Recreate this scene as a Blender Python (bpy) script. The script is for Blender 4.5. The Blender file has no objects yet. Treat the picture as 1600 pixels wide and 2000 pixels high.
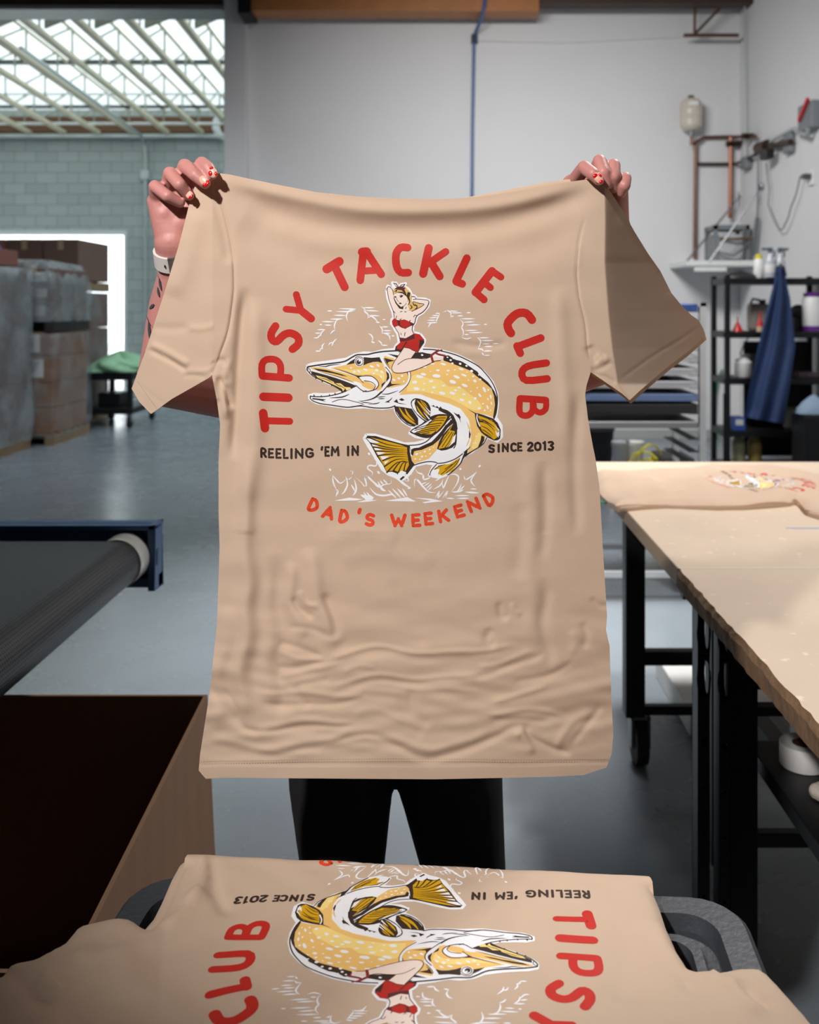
import bpy, bmesh, math, random
import numpy as np
from mathutils import Vector, Matrix
from mathutils.geometry import delaunay_2d_cdt
random.seed(4)
SC = bpy.context.scene
COLL = SC.collection
EYE, FPX, VX, VY = 1.52, 1850., 868., 600.      # eye height, focal length in pixels, principal point
def at(px, py, d): return ((px - VX) * d / FPX, d, EYE - (py - VY) * d / FPX)
# ---------------------------------------------------------------- camera, world, lamps, exposure
cd = bpy.data.cameras.new('camera'); cam = bpy.data.objects.new('camera', cd); COLL.objects.link(cam)
cam.location = (0, 0, EYE); cam.rotation_euler = (math.pi / 2, 0, 0)
cd.sensor_fit = 'VERTICAL'; cd.sensor_height = 36.; cd.lens = FPX / 2000 * 36
cd.shift_x = (800 - VX) / 2000; cd.shift_y = -(1000 - VY) / 2000
cd.dof.use_dof = True; cd.dof.focus_distance = 1.17; cd.dof.aperture_fstop = 6.3
cd.clip_start = .02
SC.camera = cam
SC.view_settings.view_transform = 'Standard'; SC.view_settings.look = 'None'
SC.view_settings.exposure = 0.; SC.view_settings.gamma = 1.; SC.view_settings.use_curve_mapping = False
w = bpy.data.worlds.new('daylight'); SC.world = w; w.use_nodes = True
w.node_tree.nodes['Background'].inputs[0].default_value = (.88, .96, 1., 1)
w.node_tree.nodes['Background'].inputs[1].default_value = 3.9
def area(name, loc, target, sx, sy, power, col, spread=180):
    l = bpy.data.lights.new(name, 'AREA'); l.shape = 'RECTANGLE'; l.size = sx; l.size_y = sy; l.energy = power; l.color = col
    l.spread = math.radians(spread)
    o = bpy.data.objects.new(name, l); COLL.objects.link(o); o.location = loc
    o.rotation_euler = (Vector(target) - Vector(loc)).to_track_quat('-Z', 'Y').to_euler()
    return o
def spot(name, loc, target, deg, blend, radius, power, col):
    l = bpy.data.lights.new(name, 'SPOT'); l.spot_size = math.radians(deg); l.spot_blend = blend; l.shadow_soft_size = radius; l.energy = power; l.color = col
    o = bpy.data.objects.new(name, l); COLL.objects.link(o); o.location = loc
    o.rotation_euler = (Vector(target) - Vector(loc)).to_track_quat('-Z', 'Y').to_euler(); return o
spot('ceiling_spot_front', (-1.05, -.7, 2.95), (.01, 1.2, 1.39), 32, .6, .07, 372, (1, .955, .91))
area('ceiling_lamp_table', (1.75, 3.25, 4.3), (1.25, 2.6, .9), .5, .25, 99, (1, .97, .93), 150)
area('added_fill_wall', (.2, 6.4, 4.4), (1.5, 11, .55), 1.8, .6, 106, (1, .985, .965), 122)  # added fill that brightens the back wall, no known fixture
area('added_fill_aisle', (.25, 4.75, 5.3), (.2, 4.8, 0), 1.0, .5, 46, (1, .985, .96), 48)  # extra light put in to brighten the floor, not a known lamp
area('added_fill_pallets', (-3.6, 8.0, 5.3), (-4.2, 9.4, .6), 1.2, .6, 32, (.86, .94, 1), 100)  # unseen fill light added to lift the dark pallet stacks
# ---------------------------------------------------------------- materials
def lin(c):
    return tuple((v / 255 / 12.92 if v / 255 <= .04045 else ((v / 255 + .055) / 1.055) ** 2.4) for v in c) + (1,)
MATS = {}
def mat(name, rgb, rough=.6, metal=0., var=.08, scale=12., bump=0., bscale=None, spec=.5, trans=0., coat=0.):
    if name in MATS: return MATS[name]
    m = bpy.data.materials.new(name); m.use_nodes = True; nt = m.node_tree; b = nt.nodes['Principled BSDF']
    tc = nt.nodes.new('ShaderNodeTexCoord'); no = nt.nodes.new('ShaderNodeTexNoise')
    no.inputs['Scale'].default_value = scale; no.inputs['Detail'].default_value = 4
    nt.links.new(tc.outputs['Object'], no.inputs['Vector'])
    mx = nt.nodes.new('ShaderNodeMix'); mx.data_type = 'RGBA'
    c = lin(rgb)
    mx.inputs['A'].default_value = tuple(v * (1 - var) for v in c[:3]) + (1,)
    mx.inputs['B'].default_value = tuple(min(1, v * (1 + var)) for v in c[:3]) + (1,)
    nt.links.new(no.outputs['Fac'], mx.inputs['Factor']); nt.links.new(mx.outputs['Result'], b.inputs['Base Color'])
    b.inputs['Roughness'].default_value = rough; b.inputs['Metallic'].default_value = metal
    b.inputs['Specular IOR Level'].default_value = spec; b.inputs['Transmission Weight'].default_value = trans
    b.inputs['Coat Weight'].default_value = coat
    if bump:
        n2 = nt.nodes.new('ShaderNodeTexNoise'); n2.inputs['Scale'].default_value = bscale or scale * 4; n2.inputs['Detail'].default_value = 6
        nt.links.new(tc.outputs['Object'], n2.inputs['Vector'])
        bp = nt.nodes.new('ShaderNodeBump'); bp.inputs['Strength'].default_value = bump; bp.inputs['Distance'].default_value = .01
        nt.links.new(n2.outputs['Fac'], bp.inputs['Height']); nt.links.new(bp.outputs['Normal'], b.inputs['Normal'])
    MATS[name] = m
    return m
def film(name, rgb, clear=.6, rough=.25):
    m = mat(name, rgb, rough, var=.05); nt = m.node_tree
    tr = nt.nodes.new('ShaderNodeBsdfTransparent'); mix = nt.nodes.new('ShaderNodeMixShader'); out = nt.nodes['Material Output']
    no = nt.nodes.new('ShaderNodeTexNoise'); no.inputs['Scale'].default_value = 3.5; no.inputs['Detail'].default_value = 5
    mr = nt.nodes.new('ShaderNodeMapRange'); mr.inputs['To Min'].default_value = clear + .15; mr.inputs['To Max'].default_value = clear - .25
    mr.inputs['From Min'].default_value = .3; mr.inputs['From Max'].default_value = .7
    tc = nt.nodes.new('ShaderNodeTexCoord'); nt.links.new(tc.outputs['Object'], no.inputs['Vector'])
    nt.links.new(no.outputs['Fac'], mr.inputs['Value']); nt.links.new(mr.outputs['Result'], mix.inputs[0])
    nt.links.new(nt.nodes['Principled BSDF'].outputs[0], mix.inputs[1]); nt.links.new(tr.outputs[0], mix.inputs[2])
    nt.links.new(mix.outputs[0], out.inputs['Surface'])
    return m
# ---------------------------------------------------------------- mesh building
class MB:
    def __init__(s): s.v, s.f, s.mi = [], [], []
    def add(s, v, f, mi=0):
        n = len(s.v); s.v += [tuple(p) for p in v]; s.f += [tuple(n + i for i in q) for q in f]; s.mi += [mi] * len(f); return s
    def box(s, x0, x1, y0, y1, z0, z1, mi=0, R=None, c=None):
        v = [(x, y, z) for z in (z0, z1) for y in (y0, y1) for x in (x0, x1)]
        if R is not None:
            c = Vector(c if c else ((x0 + x1) / 2, (y0 + y1) / 2, (z0 + z1) / 2)); v = [c + R @ (Vector(p) - c) for p in v]
        return s.add(v, [(0, 2, 3, 1), (4, 5, 7, 6), (0, 1, 5, 4), (2, 6, 7, 3), (0, 4, 6, 2), (1, 3, 7, 5)], mi)
    def cyl(s, p0, p1, r0, r1=None, n=16, mi=0, caps=True):
        r1 = r0 if r1 is None else r1
        p0, p1 = Vector(p0), Vector(p1); a = (p1 - p0).normalized()
        u = a.orthogonal().normalized(); w = a.cross(u)
        v = [p + (u * math.cos(2 * math.pi * k / n) + w * math.sin(2 * math.pi * k / n)) * r for p, r in ((p0, r0), (p1, r1)) for k in range(n)]
        f = [(k, (k + 1) % n, n + (k + 1) % n, n + k) for k in range(n)]
        if caps: f += [tuple(range(n))[::-1], tuple(range(n, 2 * n))]
        return s.add(v, f, mi)
    def tube(s, pts, r, n=10, mi=0, closed=False):
        pts = [Vector(p) for p in pts]; m = len(pts); rs = r if isinstance(r, (list, tuple)) else [r] * m
        v, u = [], None
        for i, p in enumerate(pts):
            t = (pts[min(i + 1, m - 1)] - pts[max(i - 1, 0)]).normalized()
            u = (u - t * u.dot(t)).normalized() if u is not None and (u - t * u.dot(t)).length > 1e-4 else t.orthogonal().normalized()
            w = t.cross(u)
            v += [p + (u * math.cos(2 * math.pi * k / n) + w * math.sin(2 * math.pi * k / n)) * rs[i] for k in range(n)]
        f = [(i * n + k, i * n + (k + 1) % n, (i + 1) * n + (k + 1) % n, (i + 1) * n + k) for i in range(m - 1) for k in range(n)]
        f += [tuple(range(n))[::-1], tuple(range((m - 1) * n, m * n))]
        return s.add(v, f, mi)
    def lathe(s, prof, c, n=24, mi=0, axis='Z'):
        v = []
        for r, h in prof:
            for k in range(n):
                a = 2 * math.pi * k / n; p = (r * math.cos(a), r * math.sin(a), h)
                if axis == 'X': p = (p[2], p[0], p[1])
                if axis == 'Y': p = (p[0], p[2], p[1])
                v.append((c[0] + p[0], c[1] + p[1], c[2] + p[2]))
        m = len(prof)
        f = [(i * n + k, i * n + (k + 1) % n, (i + 1) * n + (k + 1) % n, (i + 1) * n + k) for i in range(m - 1) for k in range(n)]
        f += [tuple(range(n))[::-1], tuple(range((m - 1) * n, m * n))]
        return s.add(v, f, mi)
    def grid(s, A, mi=0, flip=False):
        A = np.asarray(A); h, w = A.shape[:2]
        f = [((i * w + j, i * w + j + 1, (i + 1) * w + j + 1, (i + 1) * w + j)[::-1 if flip else 1]) for i in range(h - 1) for j in range(w - 1)]
        return s.add(A.reshape(-1, 3).tolist(), f, mi)
    def ball(s, c, rx, ry, rz, n=16, m=10, mi=0, R=None):
        v = []
        for i in range(m + 1):
            t = math.pi * i / m
            for k in range(n):
                a = 2 * math.pi * k / n; p = Vector((rx * math.sin(t) * math.cos(a), ry * math.sin(t) * math.sin(a), rz * math.cos(t)))
                if R is not None: p = R @ p
                v.append(Vector(c) + p)
        f = [(i * n + k, (i + 1) * n + k, (i + 1) * n + (k + 1) % n, i * n + (k + 1) % n) for i in range(m) for k in range(n)]
        return s.add(v, f, mi)
    def build(s, name, mats, parent=None, smooth=False, bevel=0., recalc=True):
        me = bpy.data.meshes.new(name); me.from_pydata([tuple(p) for p in s.v], [], s.f); me.validate()
        for m in (mats if isinstance(mats, (list, tuple)) else [mats]): me.materials.append(m)
        if len(me.polygons) == len(s.mi): me.polygons.foreach_set('material_index', s.mi)
        if recalc:
            bm = bmesh.new(); bm.from_mesh(me); bmesh.ops.remove_doubles(bm, verts=bm.verts, dist=1e-6)
            bmesh.ops.recalc_face_normals(bm, faces=bm.faces); bm.to_mesh(me); bm.free()
        if smooth: me.polygons.foreach_set('use_smooth', [True] * len(me.polygons))
        o = bpy.data.objects.new(name, me); COLL.objects.link(o)
        if parent is not None:
            o.parent = parent; o.matrix_parent_inverse = Matrix.Translation(parent.location).inverted()
        if bevel:
            b = o.modifiers.new('bevel', 'BEVEL'); b.width = bevel; b.segments = 2; b.limit_method = 'ANGLE'; b.angle_limit = .7
        if smooth == 'auto':
            sel = np.zeros(len(me.edges), bool)
            bm = bmesh.new(); bm.from_mesh(me)
            for e in bm.edges:
                if len(e.link_faces) == 2 and e.calc_face_angle(0) > .6: e.smooth = False
            bm.to_mesh(me); bm.free()
        return o
def thing(name, label, cat, loc, group=None):
    o = bpy.data.objects.new(name, None); COLL.objects.link(o); o.location = loc; o.empty_display_size = .1
    o['label'] = label; o['category'] = cat
    if group: o['group'] = group
    return o
def tag(o, label, cat, group=None):
    o['label'] = label; o['category'] = cat
    if group: o['group'] = group
    return o
def struct(o):
    o['kind'] = 'structure'; return o
def copy_tree(root, loc, label, group=None):
    r = root.copy(); COLL.objects.link(r); r.location = loc; r['label'] = label
    if group: r['group'] = group
    for ch in list(root.children):
        c = ch.copy(); COLL.objects.link(c); c.parent = r
        for g in list(ch.children):
            d = g.copy(); COLL.objects.link(d); d.parent = c
    return r
# ---------------------------------------------------------------- the setting
WALL = 11.0; RX = 3.43; FAR = 17.9; LX = -9.2
m_wall = mat('painted_wall', (222, 222, 224), .75, var=.03, scale=1.5, bump=.02, bscale=60)
m_floor = mat('sealed_concrete', (127, 136, 144), .34, var=.16, scale=1.6, bump=.02, bscale=20, spec=.5)
nt = m_floor.node_tree; b = nt.nodes['Principled BSDF']
n2 = nt.nodes.new('ShaderNodeTexNoise'); n2.inputs['Scale'].default_value = 3.; n2.inputs['Detail'].default_value = 7
mr = nt.nodes.new('ShaderNodeMapRange'); mr.inputs['To Min'].default_value = .17; mr.inputs['To Max'].default_value = .36
tc = nt.nodes.new('ShaderNodeTexCoord'); nt.links.new(tc.outputs['Object'], n2.inputs['Vector'])
nt.links.new(n2.outputs['Fac'], mr.inputs['Value']); nt.links.new(mr.outputs['Result'], b.inputs['Roughness'])
struct(MB().box(LX, 7, -5, FAR + .1, -.15, 0).build('floor', m_floor))
struct(MB().box(-30, 6, FAR + .11, 40, -.16, -.01).build('floor_outside', mat('pale_paving', (225, 225, 222), .9, var=.05)))
struct(MB().box(-2.5, RX + .2, WALL, WALL + .25, 0, 5.6).build('wall_back', m_wall))
struct(MB().box(-2.53, -2.27, WALL - .14, WALL + .3, 0, 5.6).build('wall_back_pillar', m_wall, bevel=.01))
struct(MB().box(RX, RX + .2, -5, WALL, 0, 5.6).build('wall_right', m_wall))
struct(MB().box(LX - .2, LX, -5, FAR + .25, 0, 6.2).build('wall_left', m_wall))
struct(MB().box(LX, RX + .2, -5.2, -5, 0, 5.6).build('wall_rear', mat('rear_wall_paint', (120, 120, 124), .8, var=.04)))
struct(MB().box(LX, RX + .2, -5, WALL + .2, 5.62, 5.75).build('ceiling', mat('ceiling_paint', (120, 116, 112), .85, var=.04)))
# concrete block wall with procedural courses
m_block = mat('painted_block', (196, 206, 200), .8)
nt = m_block.node_tree; b = nt.nodes['Principled BSDF']
tc = nt.nodes.new('ShaderNodeTexCoord'); sp = nt.nodes.new('ShaderNodeSeparateXYZ'); cb = nt.nodes.new('ShaderNodeCombineXYZ')
br = nt.nodes.new('ShaderNodeTexBrick'); br.inputs['Scale'].default_value = 1.; br.inputs['Brick Width'].default_value = .4064; br.inputs['Row Height'].default_value = .2032
br.inputs['Mortar Size'].default_value = .008; br.inputs['Color1'].default_value = lin((192, 200, 196)); br.inputs['Color2'].default_value = lin((178, 188, 184)); br.inputs['Mortar'].default_value = lin((150, 158, 156))
nt.links.new(tc.outputs['Object'], sp.inputs[0]); nt.links.new(sp.outputs['X'], cb.inputs['X']); nt.links.new(sp.outputs['Z'], cb.inputs['Y'])
nt.links.new(cb.outputs[0], br.inputs['Vector']); nt.links.new(br.outputs['Color'], b.inputs['Base Color'])
DX, DZ = -6.05, 2.89
mb = MB().box(DX, 6, FAR, FAR + .2, 0, 6.4).box(LX, DX, FAR, FAR + .2, DZ, 6.4)
struct(mb.build('wall_far', m_block))
struct(MB().box(LX + .02, DX + .06, FAR - .03, FAR, DZ, DZ + .08).box(DX, DX + .06, FAR - .03, FAR, 0, DZ).build('trim_1', mat('white_jamb', (235, 238, 238), .6)))
m_ledger = mat('rough_timber', (116, 84, 60), .8, var=.25, scale=3)
struct(MB().box(LX + .05, 3, FAR - .12, FAR - .01, 4.80, 5.10).build('trim_2', m_ledger))
struct(MB().box(LX + .05, 3, FAR - .2, FAR - .02, 4.70, 4.76).build('trim_3', mat('pale_steel', (206, 214, 210), .5, .3)))
def roofz(y): return 4.76 + .047 * (FAR - y)
HR = .40
m_deck = mat('white_insulation', (245, 248, 248), .55, var=.04, scale=1.2, bump=.5, bscale=2.2)
nt = m_deck.node_tree; trl = nt.nodes.new('ShaderNodeBsdfTranslucent'); trl.inputs[0].default_value = (.62, .66, .66, 1); mxs = nt.nodes.new('ShaderNodeMixShader'); mxs.inputs[0].default_value = .55  # translucency added so sky light makes the roof insulation bright
nt.links.new(nt.nodes['Principled BSDF'].outputs[0], mxs.inputs[1]); nt.links.new(trl.outputs[0], mxs.inputs[2]); nt.links.new(mxs.outputs[0], nt.nodes['Material Output'].inputs['Surface'])
mb = MB(); v = []
for y in (WALL + .25, FAR + .2):
    for x in (LX, 3.2): v += [(x, y, roofz(y) + HR + .09)]
mb.add(v, [(0, 1, 3, 2)]); struct(mb.build('ceiling_warehouse', m_deck))
struct(MB().box(3.0, 3.2, WALL + .25, FAR, 0, 6.3).build('wall_warehouse_side', m_wall))
# timber beams over the opening and the wall
m_dark = mat('dark_beam', (62, 44, 36), .6, var=.2, scale=4)
m_glu = mat('glulam_timber', (168, 108, 58), .5, var=.22, scale=5)
struct(MB().box(LX, -2.54, WALL - .12, WALL + .22, 4.98, 5.6).build('beam_opening', m_dark))
struct(MB().box(LX, -2.54, WALL - .16, WALL + .24, 4.93, 4.98).build('beam_flange', mat('grey_steel', (150, 152, 152), .5, .4)))
struct(MB().box(-2.15, 1.05, 10.45, 10.75, 4.79, 5.2).build('beam_ceiling', m_glu, bevel=.01))
struct(MB().box(1.06, RX, 10.5, 10.7, 4.89, 5.2).build('beam_ceiling_thin', m_dark))
struct(MB().box(-2.27, -2.13, 10.4, 10.8, 4.75, 5.3).build('beam_bracket', mat('black_bracket', (30, 30, 32), .5, .5)))
struct(MB().box(-2.26, RX, WALL - .02, WALL, 0, .1).build('baseboard_back', mat('grey_base', (170, 172, 172), .6)))
struct(MB().box(RX - .02, RX, 0, WALL, 0, .1).build('baseboard_right', MATS['grey_base']))
# open web joists
m_chord = mat('joist_timber', (222, 214, 186), .6, var=.1, scale=3)
m_web = mat('joist_web', (150, 154, 140), .5, .3, var=.1)
Y0, Y1 = WALL + .28, FAR - .15
for k in range(10):
    x = -2.62 - .645 * k
    t = thing('roof_joist', '', 'joist', (x, Y0, roofz(Y0)), 'pale open web joists under the white roof')
    t['label'] = ['pale roof joist beside the white wall edge', 'second pale roof joist from the white wall', 'third pale roof joist from the white wall', 'fourth pale roof joist from the white wall', 'fifth pale roof joist from the white wall',
                  'sixth pale roof joist from the white wall', 'seventh pale roof joist from the white wall', 'eighth pale roof joist, low at the left edge of the photo', 'ninth pale roof joist, short piece at the left edge of the photo', 'tenth pale roof joist, above the far blue bag'][k]
    for nm, dz, hw, hh in (('bottom_chord', 0, .048, .058), ('top_chord', HR, .02, .03)):
        A = [(x + sx * hw, y, roofz(y) + dz + sz * hh) for y in (Y0, Y1) for sx, sz in ((-1, 0), (1, 0), (1, 1), (-1, 1))]
        MB().add(A, [(0, 1, 2, 3), (7, 6, 5, 4), (0, 4, 5, 1), (1, 5, 6, 2), (2, 6, 7, 3), (3, 7, 4, 0)]).build(nm, m_chord, t)
    n = 6; st = (Y1 - Y0) / n; zig = []
    for i in range(n):
        y = Y0 + i * st
        zig += [(x, y + .12, roofz(y) + .05), (x, y + st * .8, roofz(y) + HR), (x, y + st * .8 + .01, roofz(y) + HR), (x, y + st * .8 + .02, roofz(y) + .05)]
    MB().tube(zig, .016, 6).build('web', m_web, t)
    a_, b_ = Vector((x + .05, Y0 + .9, roofz(Y0 + .9) + .08)), Vector((x + .59, Y0 + .9, roofz(Y0 + .9) + .30))
    if k: MB().add([a_ + Vector((0, j, q)) for j in (0, .05) for q in (0, .10)] + [b_ + Vector((0, j, q)) for j in (0, .05) for q in (0, .10)], [(0, 1, 3, 2), (4, 6, 7, 5), (0, 4, 5, 1), (2, 3, 7, 6), (0, 2, 6, 4), (1, 5, 7, 3)]).build('brace', m_web, t)
# pipes under the roof deck
m_blackpipe = mat('black_pipe', (20, 24, 30), .45, .3); m_whitepipe = mat('white_pipe', (232, 236, 236), .4)
for lab, y, dz, r, m in [('thick black sprinkler pipe crossing the joists nearest the beam', 11.75, .46, .05, m_blackpipe), ('thin black sprinkler pipe crossing mid way along the roof', 14.7, .42, .03, m_blackpipe),
                         ('thin black sprinkler pipe close to the block wall', 17.1, .34, .03, m_blackpipe), ('pale bridging rod running across the joists', 13.6, .05, .016, m_web), ('white electrical pipe running along above the block wall', 17.45, .12, .025, m_whitepipe),
                         ('pale strip light tube hung under the far roof', 16.1, .3, .022, m_whitepipe)]:
    tag(MB().cyl((LX + .1, y, roofz(y) + dz), (-1.6, y, roofz(y) + dz), r, n=10).build('roof_pipe', m, smooth='auto'), lab, 'pipe')
# conduit on the block wall
m_conduit = mat('galvanised_conduit', (196, 204, 204), .35, .6)
t = thing('wall_conduit', 'thin steel conduit down the grey block wall with a small box', 'conduit', at(285, 480, FAR - .06))
cx = at(284, 0, FAR - .05)[0]; zb = at(0, 342, FAR - .05)[2]
MB().tube([(cx, 12.6, roofz(12.6) - .04), (cx, FAR - .3, roofz(FAR) - .05), (cx, FAR - .06, roofz(FAR) - .2), (cx, FAR - .05, .4)], .03, 8).build('pipe', m_conduit, t, smooth='auto')
MB().box(cx - .07, cx + .07, FAR - .12, FAR - .01, zb - .08, zb + .08).build('junction_box', mat('white_box', (220, 226, 224), .5), t, bevel=.01)
MB().cyl((cx, FAR - .05, zb - .08), (cx + .9, FAR - .05, zb - .08), .022, n=8).build('branch_pipe', m_conduit, t)
mb = MB(); p = [at(x_, y_, 17.78) for x_, y_ in ((432, 226), (424, 236), (422, 250), (428, 264), (442, 270), (462, 270))]
tag(mb.tube(p, .075, 12).build('duct_elbow', m_whitepipe, smooth='auto'), 'white curved duct elbow beside the pillar under the roof', 'duct')
# ---------------------------------------------------------------- utilities on the back and right walls
def bw(px, py, off=.06): return at(px, py, WALL - off)
def rw(px, py, off=.06):
    d = (RX - off) * FPX / (px - VX); return at(px, py, d)
m_copper = mat('aged_copper', (112, 80, 66), .45, .5, var=.25, scale=8); m_brass = mat('dark_brass', (74, 58, 46), .4, .7); m_steel = mat('brushed_steel', (150, 154, 158), .35, .8); m_greybox = mat('grey_box', (128, 134, 138), .5, .2)
m_whitepl = mat('white_plastic', (232, 232, 232), .45, var=.03)
c = bw(1350, 222, .16)
t = thing('expansion_tank', 'cream expansion tank high on the white back wall', 'tank', c)
MB().lathe([(.03, -.20), (.08, -.19), (.118, -.15), (.125, -.1), (.125, -.06), (.13, -.05), (.125, -.04), (.125, .05), (.13, .06), (.125, .07), (.122, .12), (.09, .16), (.04, .175)], c, 28).build('body', mat('cream_enamel', (206, 198, 184), .35, var=.05), t, smooth='auto')
MB().cyl((c[0], c[1], c[2] + .17), (c[0], c[1], c[2] + .205), .035).build('valve_cap', m_brass, t)
MB().cyl((c[0], c[1], c[2] - .26), (c[0], c[1], c[2] - .195), .022).build('neck', m_steel, t)
MB().box(c[0] - .06, c[0] + .05, c[1] - .131, c[1] - .124, c[2] + .07, c[2] + .115).build('sticker', m_whitepl, t)
t = thing('copper_pipework', 'copper water pipes looping down the back wall below the tank', 'pipes', bw(1357, 505))
MB().tube([bw(1351, 252, .14), bw(1351, 284, .14), bw(1358, 279, .1), bw(1376, 268), bw(1430, 267), rw(1460, 267), rw(1477, 267)], .02, 8).build('tank_branch', m_copper, t, smooth='auto')
MB().tube([bw(1359, 282, .08), bw(1358, 400), bw(1357, 506)], .022, 8).build('riser', m_copper, t, smooth='auto')
MB().tube([bw(1427, 268, .09), bw(1427, 340, .09), bw(1426, 426, .09)], .024, 8).build('hot_riser', mat('bright_copper', (146, 92, 70), .4, .5), t, smooth='auto')
MB().tube([bw(1360, 320), bw(1425, 320), bw(1438, 320), rw(1452, 314), rw(1475, 303)], .017, 8).build('cross_pipe', m_brass, t, smooth='auto')
for px, py, w_ in ((1461, 266, 11), (1433, 281, 14)):
    q = bw(px, py, .1) if px < 1445 else rw(px, py, .08); mb = MB().cyl((q[0] - w_ * .006, q[1], q[2]), (q[0] + w_ * .006, q[1], q[2]), .034, n=10).cyl((q[0], q[1], q[2]), (q[0], q[1] - .06, q[2]), .014, n=8)
    mb.box(q[0] - .07, q[0] + .03, q[1] - .075, q[1] - .055, q[2] + .0, q[2] + .02); mb.build('stop_valve', m_brass, t)
q = rw(1455, 318); t2 = thing('junction_box', 'small grey electrical box in the wall corner by the pipes', 'electrical box', q)
MB().box(q[0] - .02, q[0] + .05, q[1] - .1, q[1] + .1, q[2] - .07, q[2] + .07).build('housing', m_greybox, t2, bevel=.01)
MB().tube([(q[0], q[1], q[2] + .07), (q[0], q[1], q[2] + .6), (q[0], q[1], q[2] + 2.2)], .012, 6).build('riser_conduit', m_conduit, t2)
t = thing('mixing_valve', 'dark brass mixing valve with horizontal pipes on the right wall', 'valve', rw(1492, 292))
MB().cyl(rw(1482, 290), rw(1500, 284), .065, n=14).build('body', m_brass, t, smooth='auto')
MB().tube([rw(1500, 285), rw(1520, 283), rw(1545, 277)], .03, 8).build('outlet_pipe', m_brass, t, smooth='auto')
MB().tube([rw(1474, 303), rw(1484, 296)], .024, 8).build('inlet_pipe', m_brass, t)
q = rw(1497, 302, .12); MB().box(q[0] - .04, q[0] + .05, q[1] - .1, q[1] + .08, q[2] - .05, q[2] + .05).build('controller', mat('black_plastic', (28, 28, 30), .5), t, bevel=.008)
q = rw(1536, 279); t = thing('pipe_box', 'grey box behind the mixing valve pipe on the right wall', 'electrical box', q)
MB().box(q[0], q[0] + .05, q[1] - .1, q[1] + .1, q[2] - .1, q[2] + .1).build('housing', m_greybox, t, bevel=.01)
MB().tube([rw(1505, 277), rw(1522, 266), rw(1548, 252), rw(1566, 252)], .018, 8).build('conduit', m_conduit, t, smooth='auto')
q = rw(1571, 227, .09); t = thing('disconnect_switch', 'grey disconnect switch box with red handle on the right wall', 'switch box', q)
MB().box(q[0] + .0, q[0] + .085, q[1] - .17, q[1] + .17, q[2] - .13, q[2] + .12).build('housing', m_greybox, t, bevel=.012)
R = Matrix.Rotation(math.radians(-35), 3, 'X')
MB().box(q[0] - .03, q[0] + .0, q[1] - .16, q[1] + .12, q[2] + .035, q[2] + .075, R=R).build('handle', mat('red_plastic', (200, 40, 44), .4), t, bevel=.008)
MB().tube([(q[0], q[1] - .1, q[2] - .13), (q[0], q[1] - .05, q[2] - .18), rw(1556, 258)], .02, 8).build('conduit', m_conduit, t)
q = rw(1583, 347, .02); t = thing('wall_outlet', 'white wall outlet with a dark plug on the right wall', 'outlet', q)
MB().box(q[0], q[0] + .018, q[1] - .06, q[1] + .06, q[2] - .07, q[2] + .07).build('plate', m_whitepl, t, bevel=.004)
MB().box(q[0] - .07, q[0], q[1] - .03, q[1] + .05, q[2] - .01, q[2] + .035).build('plug', mat('dark_plug', (70, 72, 74), .5), t, bevel=.006)
cord = [rw(1497, 318), rw(1500, 350), rw(1503, 370), rw(1501, 400), rw(1508, 420), rw(1517, 440), rw(1523, 450), rw(1530, 446), rw(1540, 425), rw(1545, 405), rw(1555, 380), rw(1560, 360), rw(1563, 345), rw(1576, 342)]
tag(MB().tube(cord, .007, 6).build('power_cord', mat('grey_cord', (120, 122, 124), .5), smooth='auto'), 'thin grey power cord looping down the right wall', 'cord')
# shelf with a small heater
sx0, sx1, sy0 = at(1340, 0, 10.25)[0], RX - .02, 10.25; sz = at(0, 514, 10.25)[2]
t = thing('wall_shelf', 'pale wall shelf on tension rods in the corner under the pipes', 'shelf', (3, 10.6, sz))
MB().box(sx0, sx1, sy0, WALL - .01, sz - .03, sz + .03).box(sx0 + .1, sx0 + .45, sy0 + .02, sy0 + .06, sz - .09, sz - .03).build('platform', mat('pale_metal_shelf', (226, 230, 228), .5), t, bevel=.006)
MB().tube([at(1342, 510, sy0), bw(1447, 382, .02)], .011, 6).build('tension_rod', m_steel, t); MB().tube([at(1385, 512, sy0), rw(1487, 366, .02)], .011, 6).build('tension_rod', m_steel, t)
for P_ in (bw(1447, 380, .02), rw(1488, 364, .02)): MB().ball(P_, .03, .03, .04, 8, 6).build('wall_anchor', m_steel, t)
x0, x1 = at(1393, 0, 10.5)[0], at(1462, 0, 10.5)[0]; z0, z1 = sz + .031, at(0, 440, 10.5)[2]
t = thing('water_heater', 'small grey framed water heater standing on the wall shelf', 'heater', ((x0 + x1) / 2, 10.6, z0))
mb = MB()
for xx in (x0, x1 - .04):
    for yy in (10.45, 10.8): mb.box(xx, xx + .04, yy, yy + .04, z0, z1)
mb.box(x0, x1, 10.45, 10.84, z1 - .05, z1); mb.build('frame', m_greybox, t)
MB().box(x0 + .07, x1 - .05, 10.5, 10.8, z0 + .02, z1 - .1).build('tank', mat('pale_grey_tank', (196, 200, 204), .4, .2), t, bevel=.02)
MB().tube([(x0 + .06, 10.46, z1 - .15), (x0 + .2, 10.42, z1 - .16), (x1 + .15, 10.42, z1 - .14)], .016, 8).build('outlet_pipe', mat('old_brass', (132, 108, 74), .4, .6), t, smooth='auto')
MB().tube([(x0 + .03, 10.44, z0 + .1), (x0 + .2, 10.40, z0 + .06), (x1 - .1, 10.42, z0 + .12), (x1, 10.44, z0 + .2)], .013, 8).build('hose', m_steel, t, smooth='auto')
MB().tube([rw(1481, 305), rw(1481, 385), rw(1480, 425)], .012, 6).cyl(rw(1480, 425), rw(1472, 500), .026, n=8).build('feed_line', m_steel, t, smooth='auto')
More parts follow.
